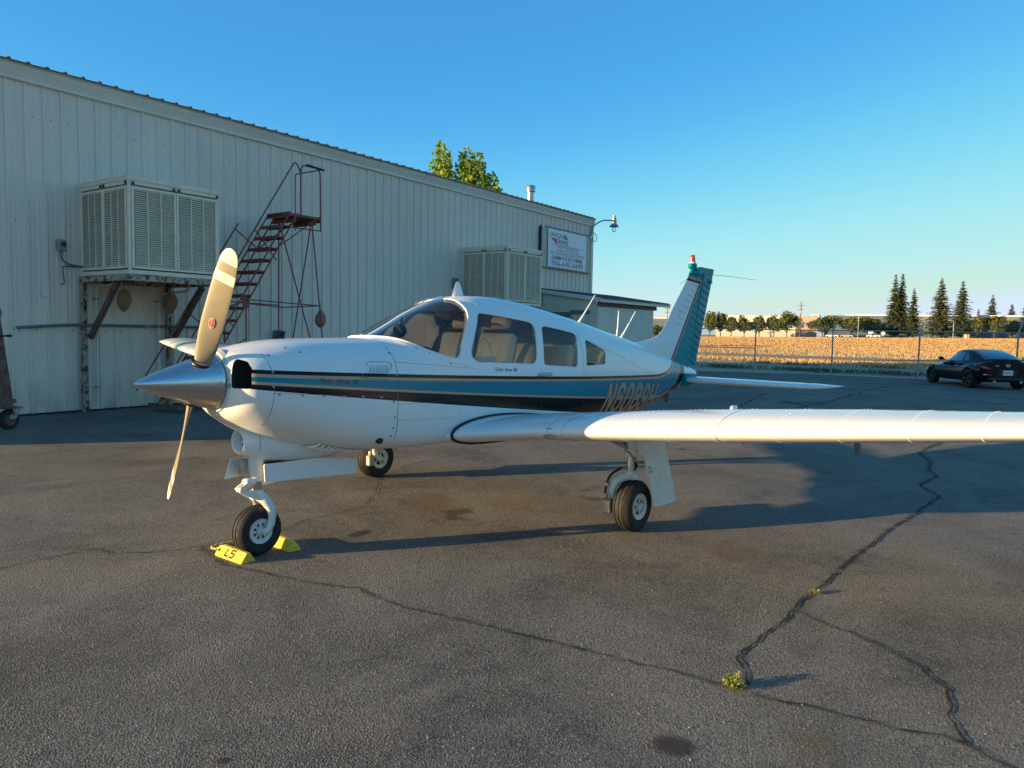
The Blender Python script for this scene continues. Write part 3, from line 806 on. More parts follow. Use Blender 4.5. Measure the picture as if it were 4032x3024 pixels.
sign_text('LEARN TO FLY HERE!', .26, .29, .12, M['bannerline'], t, 2.15, hollow=True)
sign_text('916-645-3449', .25, .06, .19, M['bannerline'], t, 2.2, hollow=True)
b = MB()
for x in (.7, 1.36, 2.02):
    for z in (BH - .02, .02): b.lathe([(.014, 0), (.014, .004)], 8, 0, Matrix.Translation((x, -.02, z)) @ Matrix.Rotation(R(90), 4, 'X'), True)
b.build('eyelets', M['galv'], t, kind='stuff')

t = wt('barn_lamp', 'grey barn lamp on a curved arm at the hangar corner', 'outdoor lamp', 20.12, .06, 5.45)
b = MB(); b.tube(elbow([(0, -.03, 0), (.02, -.10, .30), (.45, -.25, .56), (1.08, -.40, .62)], .3, 8), .028, 8); b.build('arm', M['galv'], t, 50)
b = MB(); b.lathe([(.04, .36), (.055, .35), (.06, .26), (.09, .24), (.095, .06), (.11, .02), (.19, -.08), (.18, -.09), (.10, .0)], 20, 0, Matrix.Translation((1.12, -.42, .46))); b.build('shade', M['galv'], t, 40)
b = MB(); b.lathe([(.0, -.30), (.05, -.28), (.07, -.22), (.06, -.12), (.05, -.06)], 14, 0, Matrix.Translation((1.12, -.42, .46))); b.build('bulb', M['lens'], t, 60)
b = MB(); b.tube(elbow([(.05, -.03, .05), (.25, -.10, .02), (.30, -.12, -.25), (.10, -.05, -.30), (.03, -.03, -.05)], .1), .012, 6); b.build('wire', M['black'], t, 50)
b = MB(); b.box((0, -.03, -.02), (.10, .05, .16)); b.build('wall_plate', M['galv'], t)
t = wt('roof_vent', 'shiny round vent pipe standing on the hangar roof edge', 'vent pipe', 17.1, -.75, HZ + .2)
b = MB(); b.tube([(0, 0, 0), (0, 0, .72)], .12, 16); b.build('flue', M['steel'], t, 50)
b = MB(); b.lathe([(.14, .62), (.17, .64), (.17, .82), (.14, .86), (0, .87)], 18); b.build('cap', M['steel'], t, 40)

# ------------------------------------------------------------------ lean-to shed
t = wt('lean_to_shed', 'low cream lean-to shed with a dark sloping roof', 'shed', 16.78, .05)
SW, SD = 4.5, 2.15
b = MB()
b.prism([(-.01, .0), (-SD, .0), (-SD, 2.72), (-.01, 3.03)], .06, 'x', 0); b.build('side_wall', M['shedwall'], t)
b = MB(); b.box((SW / 2, -SD - .03, 1.33), (SW, .06, 2.66)); b.box((.52, -SD - .066, 1.30), (1.0, .012, 2.56)); b.box((2.75, -SD - .066, 1.30), (3.4, .012, 2.56)); b.build('front_wall', M['shedwall'], t)
b = MB(); b.box((SW, -SD / 2, 1.33), (.06, SD - .02, 2.66)); b.build('end_wall', M['shedwall'], t)
b = MB(); b.box((SW / 2 + .1, -SD - .075, 2.61), (SW + .25, .03, .17)); b.build('fascia_board', M['rustbrown'], t)
b = MB(); b.bar((-.1, 0, 3.07), (-.1, -SD - .25, 2.745), .04, .13); b.build('barge_board', M['trim'], t)
b = MB(); b.box((SW / 2 + .5, -SD - .24, 2.74), (SW + 1.3, .03, .14)); b.build('gutter_board', M['trim'], t)
def shed_roof(w):
    b = MB(); P = [(0, 0), (.03, .03), (.07, .03), (.10, 0), (w + .002, 0)]; n = len(P); V = []
    for y, z in ((.0, 3.145), (-SD - .32, 2.80), (-SD - .32, 2.785), (.0, 3.13)): V += [(p[0], y, z + p[1]) for p in P]
    F = [(j * n + i, j * n + i + 1, ((j + 1) % 4) * n + i + 1, ((j + 1) % 4) * n + i) for j in range(4) for i in range(n - 1)]
    b.add(V, F); me = b.mesh('roof_panel'); me.materials.append(M['roof']); return me
sr = shed_roof(.30)
for i in range(19):
    o = link('roof_panel', sr, None, t); o.location = (-.12 + i * .30, 0, 0)
b = MB(); b.box((-.035, -.7, 2.25), (.05, 1.0, .16)); b.box((-.03, -1.55, 2.33), (.04, .75, .13)); b.build('shelf_board', M['bluepipe'], t)
b = MB(); b.bar((-.04, -1.25, 2.16), (-.04, -1.28, 1.85), .03, .02); b.bar((-.04, -1.28, 2.02), (-.06, -1.55, 1.98), .02, .03); b.build('hook', M['galv'], t)

# ------------------------------------------------------------------ rolling ladder
t = wt('rolling_ladder', 'tall red brown rolling ladder with platform and handrails', 'rolling ladder', 0, 0)
O0, O1 = .70, 1.43
def sz(k): return 4.70 - .163 * k, 4.02 - .2505 * k
stp = MB(); stp.box((.09, 0, 0), (.20, O1 - O0 - .02, .028)); stp.box((-.012, 0, -.02), (.012, O1 - O0 - .02, .07)); stp.box((.19, 0, -.02), (.012, O1 - O0 - .02, .05))
sm = stp.mesh('step'); sm.materials.append(M['step'])
for k in range(1, 16):
    s_, z_ = sz(k); o = link('step', sm, None, t); o.location = (s_, -(O0 + O1) / 2, z_)
b = MB(); b.box((5.12, -(O0 + O1) / 2, 4.02), (.84, O1 - O0 + .02, .05)); b.box((4.71, -(O0 + O1) / 2, 4.02), (.02, O1 - O0 + .04, .11)); b.box((5.54, -(O0 + O1) / 2, 4.0), (.02, O1 - O0 + .04, .13))
for x in (4.85, 5.4): b.box((x, -(O0 + O1) / 2, 3.93), (.05, O1 - O0, .12))
b.build('platform', M['step'], t)
for off in (O0, O1):
    for dx in (0, .19):
        b = MB(); s0, z0 = sz(-.2); s1, z1 = sz(15.9); b.tube([(s0 + dx, -off, z0), (s1 + dx, -off, z1)], .016, 7); b.build('stringer', M['redsteel'], t)
def lad(name, pts, r=.016, mat='redsteel', rad=.14):
    b = MB(); b.tube(elbow(pts, rad), r, 7); b.build(name, M[mat], t, 60)
lad('handrail', [(2.05, -O1, .82), (3.90, -O1, 3.70), (4.86, -O1, 5.16), (5.00, -O1, 4.95), (5.00, -O1, 4.0)])
lad('handrail', [(1.75, -O0, .40), (3.97, -O0, 3.78)])
lad('guard_rail', [(5.0, -O1, 4.85), (5.02, -O1, 5.10), (5.53, -O1, 5.10), (5.55, -O1, 3.75)])
lad('guard_rail', [(5.45, -O0, 3.8), (5.45, -O0, 5.05), (5.53, -O1, 5.08)], .015, 'bluepipe', .05)
lad('grip', [(5.15, -O1 - .02, 5.12), (5.62, -O1 - .02, 5.09)], .024, 'black')
for a, c in (((3.90, -O0, 3.66), (4.40, -O0, 3.33)), ((3.84, -O1, 3.60), (4.37, -O1, 3.02)), ((2.85, -O1, 2.06), (3.35, -O1, 1.62)), ((2.75, -O0, 1.93), (3.2, -O0, 1.6))): lad('strut', [a, c], .013)
for a, c in (((5.30, -O1, 3.95), (5.62, -1.58, .10)), ((5.28, -O1, 3.9), (5.25, -.55, .10)), ((5.0, -O0, 3.95), (5.12, -.52, .10)), ((5.02, -O0, 3.9), (5.55, -1.60, .10)), ((3.62, -O1, 2.15), (3.62, -O1, .08)), ((3.62, -O0, 2.15), (3.62, -O0, .08))): lad('leg', [a, c], .015)
for a, c in (((3.62, -O1, 2.18), (5.45, -1.5, 2.12)), ((3.62, -O1, 2.10), (4.5, -O1, 2.05)), ((4.5, -O1, 2.05), (5.45, -1.5, 2.12)), ((3.62, -O0, 2.15), (5.1, -.6, 2.12)), ((4.35, -O1, 3.26), (5.35, -O1, 3.95)), ((4.75, -O1, 3.75), (5.56, -O1, 3.76)), ((4.45, -O0, 3.3), (5.35, -O0, 3.95)), ((3.3, -O0, 1.9), (3.62, -O1, 2.15)), ((2.1, -O0, .1), (3.62, -O1, 1.4))): lad('brace', [a, c], .013)
b = MB(); b.prism([(3.50, 2.30), (3.70, 2.2), (3.70, 2.02), (3.56, 1.98)], .012, 'y', -O1 - .012); b.build('gusset', M['step'], t)
for (x, y) in ((5.62, -1.58), (5.25, -.55), (5.12, -.52), (3.62, -O1), (3.62, -O0)):
    b = MB(); b.lathe([(.012, -.018), (.06, -.02), (.06, .02), (.012, .018)], 14, 0, Matrix.Translation((x, y, .062)) @ Matrix.Rotation(R(90), 4, 'X')); b.build('caster', M['rubber'], t, 40)
b = MB(); b.box((2.1, -(O0 + O1) / 2, .10), (.12, O1 - O0 + .3, .06)); b.box((3.62, -(O0 + O1) / 2, .12), (.06, O1 - O0 + .3, .05)); b.bar((2.1, -O1 - .05, .1), (5.62, -1.58, .12), .04, .04); b.build('base_frame', M['rustbrown'], t)

# ------------------------------------------------------------------ crank stand at the left edge
t = thing('engine_hoist', 'rusty caster hoist with a leaning post and hand crank', 'hoist', (.83, 8.40, 0), R(20))
HX = Matrix.Identity(4)
b = MB(); b.bar((.156, .078, .36), (.07, .31, 2.35), .13, .13); b.build('post', M['rustbrown'], t)
b = MB(); b.bar((.16, 0, .36), (-1.6, .35, .46), .13, .09); b.box((.12, 0, .335), (.24, .18, .03), 0, None, .006); b.box((.05, .03, .43), (.34, .15, .06)); b.build('base_leg', M['rustbrown'], t)
b = MB()
for sy in (-.07, .07): b.bar((.22, sy, .33), (.13, sy, .155), .10, .012, up=(0, 1, 0))
b.box((.2, 0, .325), (.2, .18, .02)); b.build('caster_fork', M['rusty'], t)
b = MB(); XW = Matrix.Translation((.12, 0, .155)) @ Matrix.Rotation(R(90), 4, 'X')
b.lathe([(.03, -.04), (.10, -.045), (.145, -.042), (.155, -.02), (.155, .02), (.145, .042), (.10, .045), (.03, .04)], 28, 0, XW); b.build('caster_wheel', M['rubber'], t, 35)
b = MB(); b.lathe([(.0, -.05), (.05, -.05), (.055, -.044), (.085, -.047), (.09, -.05), (.094, -.046)], 24, 0, XW); b.lathe([(.0, .05), (.05, .05), (.055, .044), (.085, .047), (.09, .05), (.094, .046)], 24, 0, XW); b.build('caster_hub', M['rustbrown'], t, 35)
b = MB(); b.tube(elbow([(.10, .20, 1.75), (.12, .144, 1.42), (.168, .012, 1.43)], .04), .014, 8); b.lathe([(.012, -.06), (.022, -.02), (.02, .05), (.008, .07)], 10, 0, Matrix.Translation((.168, .012, 1.43)) @ Matrix.Rotation(R(90), 4, 'X')); b.build('crank', M['black'], t, 50)
b = MB(); b.lathe([(.03, -.03), (.12, -.03), (.12, -.022), (.04, -.02), (.04, .02), (.12, .022), (.12, .03), (.03, .03)], 24, 0, Matrix.Translation((.10, .24, 1.78)) @ Matrix.Rotation(R(90), 4, 'X')); b.build('winch_drum', M['bluepipe'], t, 40)
# ------------------------------------------------------------------ the aeroplane (x aft, -y = port, z up, nose wheel at the origin)
PL = thing('airplane', 'white low wing propeller airplane with teal, tan and black stripes', 'airplane')
FS = [  # x, ztop, zbot, half width, z of half width, exponent above, exponent below
 (-.325, 1.452, 1.078, .190, 1.268, 2.0, 2.0), (-.314, 1.460, 1.05, .275, 1.262, 2.0, 2.0), (-.29, 1.472, 1.018, .345, 1.255, 2.05, 2.05), (-.23, 1.490, .975, .405, 1.245, 2.15, 2.1),
 (-.09, 1.522, .89, .452, 1.23, 2.25, 2.25), (.14, 1.552, .80, .488, 1.21, 2.45, 2.4), (.45, 1.563, .735, .517, 1.19, 2.65, 3.2), (.85, 1.568, .705, .545, 1.17, 2.9, 4.6),
 (.98, 1.572, .70, .55, 1.17, 2.8, 5.2), (1.02, 1.588, .70, .552, 1.17, 2.7, 5.4), (1.19, 1.668, .695, .556, 1.17, 2.5, 6), (1.40, 1.771, .69, .56, 1.17, 2.5, 6),
 (1.63, 1.861, .685, .562, 1.16, 2.55, 6), (1.83, 1.924, .68, .563, 1.16, 2.6, 6), (2.05, 1.955, .68, .563, 1.15, 2.65, 6), (2.30, 1.962, .675, .56, 1.15, 2.65, 6),
 (2.53, 1.95, .67, .556, 1.14, 2.65, 5.5), (3.0, 1.892, .66, .542, 1.13, 2.6, 4.5), (3.46, 1.822, .65, .510, 1.12, 2.55, 3.2), (3.97, 1.737, .65, .448, 1.10, 2.45, 2.6),
 (4.53, 1.640, .65, .366, 1.09, 2.35, 2.5), (5.0, 1.555, .665, .292, 1.08, 2.3, 2.4), (5.5, 1.45, .745, .215, 1.08, 2.2, 2.3), (6.07, 1.33, .875, .132, 1.09, 2.1, 2.1), (6.5, 1.235, .99, .075, 1.10, 2.0, 2.0), (6.84, 1.14, 1.065, .028, 1.10, 2, 2)]
FX = [r[0] for r in FS]
def fsec(x): return [float(interp(FX, [r[i] for r in FS], x)) for i in range(1, 7)]
def fring(x, n=72, off=0.0):
    zt, zb, hw, zc, nt, nb = fsec(x); zt -= off; zb += off; hw -= off; P = []
    for k in range(n):
        a = 2 * math.pi * (k + .5) / n; c, s_ = math.cos(a), math.sin(a); e = nt if s_ > 0 else nb
        P.append((x, math.copysign(abs(c) ** (2 / e), c) * hw, zc + math.copysign(abs(s_) ** (2 / e), s_) * ((zt - zc) if s_ > 0 else (zc - zb))))
    return P
def side_y(x, z):
    zt, zb, hw, zc, nt, nb = fsec(x)
    t, e = ((z - zc) / (zt - zc), nt) if z > zc else ((zc - z) / (zc - zb), nb)
    return hw * max(0.0, 1 - min(1, t) ** e) ** (1 / e)
def loft_x(xs, off=0.0, n=72):
    b = MB(); b.loft([fring(x, n, off) for x in xs]); return b
def temp(b, mats=()):
    me = b.mesh('tmp'); o = bpy.data.objects.new('tmp', me); COL.objects.link(o)
    for m in mats: me.materials.append(m)
    return o
def rounded(poly, r=.04, n=5):
    P = [Vector(p) for p in poly]; out = []
    for i, p in enumerate(P):
        a, c = P[i - 1], P[(i + 1) % len(P)]; u, w_ = (a - p), (c - p); rr = min(r, u.length * .45, w_.length * .45)
        p0, p1 = p + u.normalized() * rr, p + w_.normalized() * rr
        for k in range(n + 1):
            t = k / n; out.append(tuple(p0 * (1 - t) ** 2 + p * 2 * t * (1 - t) + p1 * t * t))
    return out
WSH = [(1.005, 1.583), (1.018, 1.579), (1.03, 1.575), (1.045, 1.569), (1.06, 1.562), (1.09, 1.545), (1.119, 1.528), (1.206, 1.485), (1.322, 1.447), (1.402, 1.423), (1.483, 1.411), (1.525, 1.426), (1.58, 1.51), (1.65, 1.61), (1.714, 1.695), (1.76, 1.757), (1.79, 1.814), (1.805, 1.86), (1.818, 1.895), (1.835, 1.93)]
WIN = [[(1.745, 1.377), (1.712, 1.391), (1.680, 1.412), (1.667, 1.435), (1.667, 1.475), (1.690, 1.52), (1.735, 1.592), (1.82, 1.71), (1.862, 1.768), (1.880, 1.785), (1.905, 1.793), (1.935, 1.795), (2.175, 1.773), (2.47, 1.741), (2.545, 1.729), (2.578, 1.708), (2.590, 1.675), (2.588, 1.64), (2.563, 1.54), (2.550, 1.43), (2.540, 1.395), (2.520, 1.370), (2.490, 1.352), (2.455, 1.348), (2.043, 1.366)],
       [(2.690, 1.330), (2.662, 1.340), (2.652, 1.365), (2.653, 1.40), (2.676, 1.586), (2.695, 1.65), (2.708, 1.675), (2.73, 1.69), (2.785, 1.697), (3.021, 1.669), (3.26, 1.638), (3.292, 1.625), (3.306, 1.602), (3.300, 1.57), (3.28, 1.52), (3.246, 1.384), (3.236, 1.335), (3.222, 1.310), (3.188, 1.299)],
       [(3.450, 1.306), (3.425, 1.312), (3.412, 1.328), (3.415, 1.35), (3.450, 1.519), (3.468, 1.553), (3.486, 1.564), (3.515, 1.566), (3.704, 1.510), (3.845, 1.466), (3.872, 1.452), (3.882, 1.430), (3.849, 1.331), (3.83, 1.316), (3.799, 1.310)]]
xs_cowl = [-.325, -.320, -.314, -.302, -.29, -.27, -.25, -.23, -.19, -.15, -.105] + [-.06 + i * .065 for i in range(15)]
# cowling with its two inlets and pockets coloured near black for the shade inside
co = temp(loft_x([x for x in xs_cowl if x < .853] + [.853]), [M['fus'], M['dark']])
cuts = []
for sy in (-1, 1):
    b = MB(); P = rounded([(sy * .232, 1.235), (sy * .228, 1.34), (sy * .225, 1.43), (sy * .30, 1.412), (sy * .355, 1.365), (sy * .378, 1.29), (sy * .378, 1.235)], .018, 4)
    b.prism(P, .75, 'x', -.5, 1); cuts.append(temp(b, [M['fus'], M['dark']]))
me = cut(co, cuts); shade(me, 35); cow = link('engine_cowling', me, None, PL)
b = MB()
for sy in (-1, 1):
    for i in range(4): b.tube([(-.10 + .05 * i, sy * .24, 1.25 + .03 * i), (-.12 + .05 * i, sy * .37, 1.30 + .02 * i)], .012, 6)
    b.box((-.08, sy * .31, 1.262), (.2, .13, .03)); b.box((-.06, sy * .33, 1.36), (.02, .10, .05))
b.build('engine_fins', M['galv'], cow)
# fuselage shell
xs_f = [.856 + i * .055 for i in range(int((6.84 - .856) / .055) + 1)] + [6.84]
fo = temp(loft_x(xs_f), [M['fus'], M['beige']])
bi = MB(); bi.loft([fring(x, 72, .03) for x in [1.0 + i * .06 for i in range(48)]], 1)
inner = temp(bi, [M['fus'], M['beige']])
cuts = [inner]
for W_ in WIN:
    b = MB(); b.prism(W_, 2.4, 'y', -1.2, 1); cuts.append(temp(b, [M['fus'], M['beige']]))
for y0 in (-1.2, .02):
    b = MB(); b.prism(WSH + [(1.835, 2.4), (.6, 2.4), (.6, 1.80), (1.0, 1.60)], 1.18, 'y', y0, 0); cuts.append(temp(b, [M['fus'], M['beige']]))
me = cut(fo, cuts); shade(me, 32); fus = link('fuselage', me, None, PL)
# glazing
def pane(poly, sy, off=.008, ymin=.0):
    x0, x1 = min(p[0] for p in poly), max(p[0] for p in poly)
    bm = bmesh.new(); nx = 28; rows = []
    zlo, zhi = min(p[1] for p in poly) - .05, max(p[1] for p in poly) + .05
    for i in range(nx + 1):
        x = x0 + (x1 - x0) * i / nx; rows.append([bm.verts.new(p) for p in fring(x, 96, off) if p[1] * sy > ymin and p[2] > zlo])
        rows[-1].sort(key=lambda v: v.co.z)
    n = min(len(r) for r in rows)
    rows = [r[-n:] for r in rows]
    for i in range(nx):
        for k in range(n - 1): bm.faces.new((rows[i][k], rows[i + 1][k], rows[i + 1][k + 1], rows[i][k + 1]))
    c = Vector((sum(p[0] for p in poly) / len(poly), sum(p[1] for p in poly) / len(poly)))
    m = len(poly)
    for i in range(m):
        a, d = Vector(poly[i]), Vector(poly[(i + 1) % m]); e = d - a
        if e.length < 1e-5: continue
        nrm = Vector((e.y, -e.x)); 
        if nrm.dot(c - a) > 0: nrm = -nrm
        bmesh.ops.bisect_plane(bm, geom=bm.verts[:] + bm.edges[:] + bm.faces[:], plane_co=(a.x, 0, a.y), plane_no=(nrm.x, 0, nrm.y), clear_outer=True)
    loose = [v for v in bm.verts if not v.link_faces]; bmesh.ops.delete(bm, geom=loose, context='VERTS')
    bmesh.ops.recalc_face_normals(bm, faces=bm.faces)
    me = bpy.data.meshes.new('pane'); bm.to_mesh(me); bm.free(); shade(me, 60); return me
def on_skin(poly, sy, out=.0): return [(x, sy * (side_y(x, z) + out), z) for x, z in poly]
for sy in (-1, 1):
    wsp = [(1.0, 1.572), (1.20, 1.478), (1.40, 1.41), (1.49, 1.398), (1.54, 1.415), (1.80, 1.79), (1.822, 1.87), (1.84, 1.94), (1.84, 2.2), (.99, 2.2)]
    o = link('windshield', pane(wsp, sy, .006, .004), M['glass'], PL)
    b = MB(); b.tube(on_skin(WSH[:-1], sy, -.004), .010, 6); b.build('windshield_trim', M['white'], o, 60)
    b = MB(); wf = [p_ for p_ in WSH[:11]] + [(1.56, 1.405), (1.62, 1.385)]; V = []
    for x, z in [(1.016, 1.5785)] + wf[2:]:
        for k, o_ in ((0, .002), (.012, .006), (.035, .005), (.045, -.002)): V.append((x - k * .25, sy * (side_y(x - k * .25, z - k) + o_), z - k))
    nn_ = len(V) // 4; b.add(V, [(4 * i + j, 4 * i + j + 1, 4 * i + j + 5, 4 * i + j + 4) for i in range(nn_ - 1) for j in range(3)]); b.build('windshield_fairing', M['white'], PL, 60)
    for W_ in WIN:
        o = link('side_window', pane(W_, sy, .010), M['glass'], PL)
        b = MB(); b.tube(on_skin(W_, sy, -.004), .0055, 6, closed=True); b.build('window_gasket', M['white_old'], o, 60)
b = MB(); b.tube([(x, 0, float(interp(FX, [r[1] for r in FS], x)) - .006) for x in [1.0 + i * .05 for i in range(18)]], .021, 8); b.build('center_post', M['white'], PL, 60)
# cabin
b = MB(); b.box((2.4, 0, .86), (2.7, .86, .02)); b.build('cabin_floor', M['darkfab'], PL)
b = MB(); b.prism([(1.02, 1.30), (1.02, 1.50), (1.12, 1.515), (1.34, 1.505), (1.43, 1.47), (1.43, 1.41), (1.38, 1.38), (1.36, .95), (1.02, .95)], .70, 'y', -.35); b.build('instrument_panel', M['darkfab'], PL, 40)
b = MB()
for y in (-.25, .25):
    b.tube([(1.36, y, 1.26), (1.52, y, 1.27)], .012, 8); b.tube(elbow([(1.52, y - .11, 1.36), (1.53, y - .13, 1.26), (1.53, y - .05, 1.23), (1.53, y + .05, 1.23), (1.53, y + .13, 1.26), (1.52, y + .11, 1.36)], .03), .013, 7)
b.build('control_yoke', M['black'], PL, 60)
b = MB(); b.lathe([(0, -.035), (.055, -.03), (.06, 0), (.05, .03), (0, .04)], 14, 0, Matrix.Translation((1.30, -.06, 1.63)) @ Matrix.Rotation(R(80), 4, 'Y')); b.tube([(1.30, -.06, 1.66), (1.36, -.02, 1.74)], .008, 6); b.build('compass', M['black'], PL, 50)
def seat(x, y, back=.60, lean=14, w=.44):
    o = MB(); o.box((x, y, 1.0), (.44, w, .16), 0, None, .05)
    so = o.build('seat', M['leather'], PL, 50)
    Mx = Matrix.Translation((x + .22, y, 1.05)) @ Matrix.Rotation(R(lean), 4, 'Y')
    q = MB(); q.box((0, 0, back / 2), (.12, w, back), 0, Mx, .05); q.build('seat_back', M['leather'], so, 50)
    q = MB(); q.box((.055, 0, back / 2), (.03, w * .86, back * .9), 0, Mx, .01); q.box((.01, 0, back + .002), (.10, w * .8, .03), 0, Mx, .012); q.build('seat_shell', M['darkfab'], so, 50)
    if back > .5:
        q = MB(); q.box((0, 0, back + .09), (.08, .24, .13), 0, Mx, .035); q.build('headrest', M['leather'], so, 50)
for y in (-.25, .25): seat(1.98, y)
for y in (-.24, .24): seat(2.92, y, .50, 18)
for y in (-.2, .2):
    b = MB(); b.box((1.78, y, 1.80), (.10, .28, .012), 0, None, .003); b.build('sun_visor', M['darkfab'], PL)
b = MB(); b.tube(elbow([(1.83, -.50, 1.44), (1.80, -.49, 1.55), (1.92, -.48, 1.58), (1.98, -.49, 1.44)], .06), .006, 6); b.box((1.9, -.50, 1.40), (.24, .012, .05)); b.build('vent_window', M['white_old'], PL)

# seams, screws, handle, louvres
b = MB(); 
b.tube(on_skin([(.8545, .74 + i * .04) for i in range(21)], -1, -.002), .004, 5)
b.tube(on_skin([(.86 + i * .06, 1.075 - .0 * i) for i in range(11)], -1, -.0015), .0022, 4)
b.tube(on_skin([(.86 + i * .06, .955 - .002 * i) for i in range(11)], -1, -.0015), .0022, 4)
b.tube(on_skin([(.86 + i * .05, 1.395 - .004 * i) for i in range(18)], -1, -.0015), .0022, 4)
b.tube(on_skin([(3.35, 1.13 + i * .03) for i in range(20)], -1, -.0015), .002, 4)
b.tube(on_skin([(3.6 + .1 * i, 1.545 - .024 * i) for i in range(25)], -1, -.0015), .0025, 4)
b.tube(on_skin([(-.135, .98 + i * .03) for i in range(17)], -1, -.002), .003, 5)
b.tube(on_skin([(-.14 + .05 * i, 1.205 - .0035 * i) for i in range(20)], -1, -.0015), .0025, 4)
for xs_ in (1.53, 2.62, 3.36, 4.62): b.tube(on_skin([(xs_, .80 + i * .03) for i in range(int((float(interp(FX, [r[1] for r in FS], xs_)) - .95) / .03) if xs_ > 3 else 17)], -1, -.0018), .0022, 4)
b.build('panel_seams', M['bluepipe'], fus, kind='stuff')
def dome(b, p, r, nrm): 
    q = Vector(nrm).to_track_quat('Z', 'Y').to_matrix().to_4x4(); b.lathe([(r, 0), (r * .7, r * .35), (0, r * .5)], 6, 0, Matrix.Translation(p) @ q)
b = MB()
for x, z in [(.83, .98), (.82, .90), (.815, .84), (.815, 1.10), (.84, 1.46), (.845, 1.30)] + [(-.1 + .16 * i, 1.195 - .011 * i) for i in range(6)] + [(-.13, 1.345), (-.14, 1.25), (-.10, 1.45), (.05, 1.50), (.12, 1.47), (-.3, 1.25)] + [(1.12 + .1 * i, 1.495 - .04 * i) for i in range(4)]:
    if x > -.2: dome(b, (x, -side_y(x, z), z), .011, (0, -1, .15))
b.build('cowl_fasteners', M['galv'], fus, kind='stuff')
b = MB(); rg = random.Random(4)
for i in range(60):
    x = 3.6 + .04 * i; z = 1.532 - .24 * (x - 3.6); dome(b, (x, -side_y(x, z), z), .0055, (0, -1, .3))
for xs_ in (1.51, 1.55, 3.34, 3.38, 4.60, 4.64):
    for i in range(24):
        z = .84 + .035 * i
        if z < float(interp(FX, [r[1] for r in FS], xs_)) - .12 and (xs_ > 3 or z < 1.3): dome(b, (xs_, -side_y(xs_, z), z), .0055, (0, -1, .2))
for i in range(70):
    x = .9 + .045 * i; z = .93 - .02 * (x - .9); dome(b, (x, -side_y(x, z), z), .005, (0, -1, 0))
for i in range(34):
    x = 1.72 + .03 * i; 
    for yy in (-.12, -.02, .08): b_ = None
    dome(b, (1.86 + .02 * math.sin(i), -.40 + i * .024, float(interp(FX, [r[1] for r in FS], 1.87)) - .15 * (abs(-.40 + i * .024) / .55) ** 2.6), .006, (0, 0, 1))
b.build('rivets', M['fus'], fus, kind='stuff')
b = MB(); b.box((2.66, -side_y(2.66, 1.25) - .012, 1.248), (.20, .014, .03), 0, Matrix.Translation((0, 0, 0)), .006); b.build('door_handle', M['steel'], PL)
b = MB(); b.lathe([(.028, -.02), (.028, .006), (.014, .010), (.0, .006)], 14, 0, Matrix.Translation((.73, -side_y(.73, .81) - .004, .81)) @ Matrix.Rotation(R(90), 4, 'X')); b.build('drain_port', M['black'], PL)
# vent louvres on the cowl side
lv = MB(); P = rounded([(.606, 1.402), (.800, 1.397), (.818, 1.372), (.752, 1.268), (.53, 1.284)], .02, 3)
lv.tube(on_skin(P, -1, -.001), .0030, 5, closed=True); q = lv.build('louvre_plate', M['bluepipe'], PL, 60)
for i in range(7):
    x = .562 + .030 * i; b = MB(); c = MB(); V = []; V2 = []
    for k in range(7):
        z = 1.302 + .075 * k / 6; xx = x + .045 * k / 6; wv = math.sin(math.pi * (k + .6) / 7.2)
        y = -side_y(xx, z); V += [(xx - .009, y, z), (xx + .006, y - .020 * wv, z), (xx + .010, y - .003, z)]; V2 += [(xx + .0075, y - .0175 * wv, z), (xx + .015, y - .0015, z)]
    b.add(V, [(3 * k + j, 3 * k + j + 1, 3 * k + j + 4, 3 * k + j + 3) for k in range(6) for j in range(2)]); lo_ = b.build('louvre', M['fus'], q, 60)
    c.add(V2, [(2 * k, 2 * k + 1, 2 * k + 3, 2 * k + 2) for k in range(6)]); c.build('louvre_slot_shade', M['ink'], q)  # black strip painted as the shade of each opening, no slot is cut
# dark spinner gap, spinner, blades
XR = Matrix.Translation((0, 0, 1.268)) @ Matrix.Rotation(R(90), 4, 'Y')
b = MB(); pr = []
for i in range(25):
    u = i / 24; pr.append((.004 + .188 * (u ** .78) * (1 - .0 * u), -.853 + .51 * u))
pr += [(.192, -.340), (.186, -.337), (.0, -.337)]
spn = b.lathe(pr, 48, 0, XR).build('spinner', M['chrome'], PL, 50)
b = MB()
for i in range(16):
    a = 2 * math.pi * i / 16; dome(b, (-.37, .186 * math.sin(a), 1.268 + .186 * math.cos(a)), .007, (0, math.sin(a), math.cos(a)))
b.build('screws', M['steel'], spn, kind='stuff')
b = MB(); b.lathe([(0, -.345), (.17, -.345), (.17, -.31), (0, -.31)], 32, 0, XR); b.build('spinner_backplate', M['dark'], PL)
b = MB(); b.lathe([(.186, -.322), (.196, -.330), (.212, -.328), (.225, -.30)], 48, 0, XR); nr = b.build('nose_ring', M['white_old'], PL, 40)
b = MB()
for dz in (.045, .0): b.lathe([(.016, 0), (.012, .006), (0, .006)], 10, 0, Matrix.Translation((-.326, -.215 + dz * .3, 1.25 + dz)) @ Matrix.Rotation(R(-120), 4, 'Z') @ Matrix.Rotation(R(90), 4, 'Y'))
b.build('rivets', M['galv'], nr, kind='stuff')
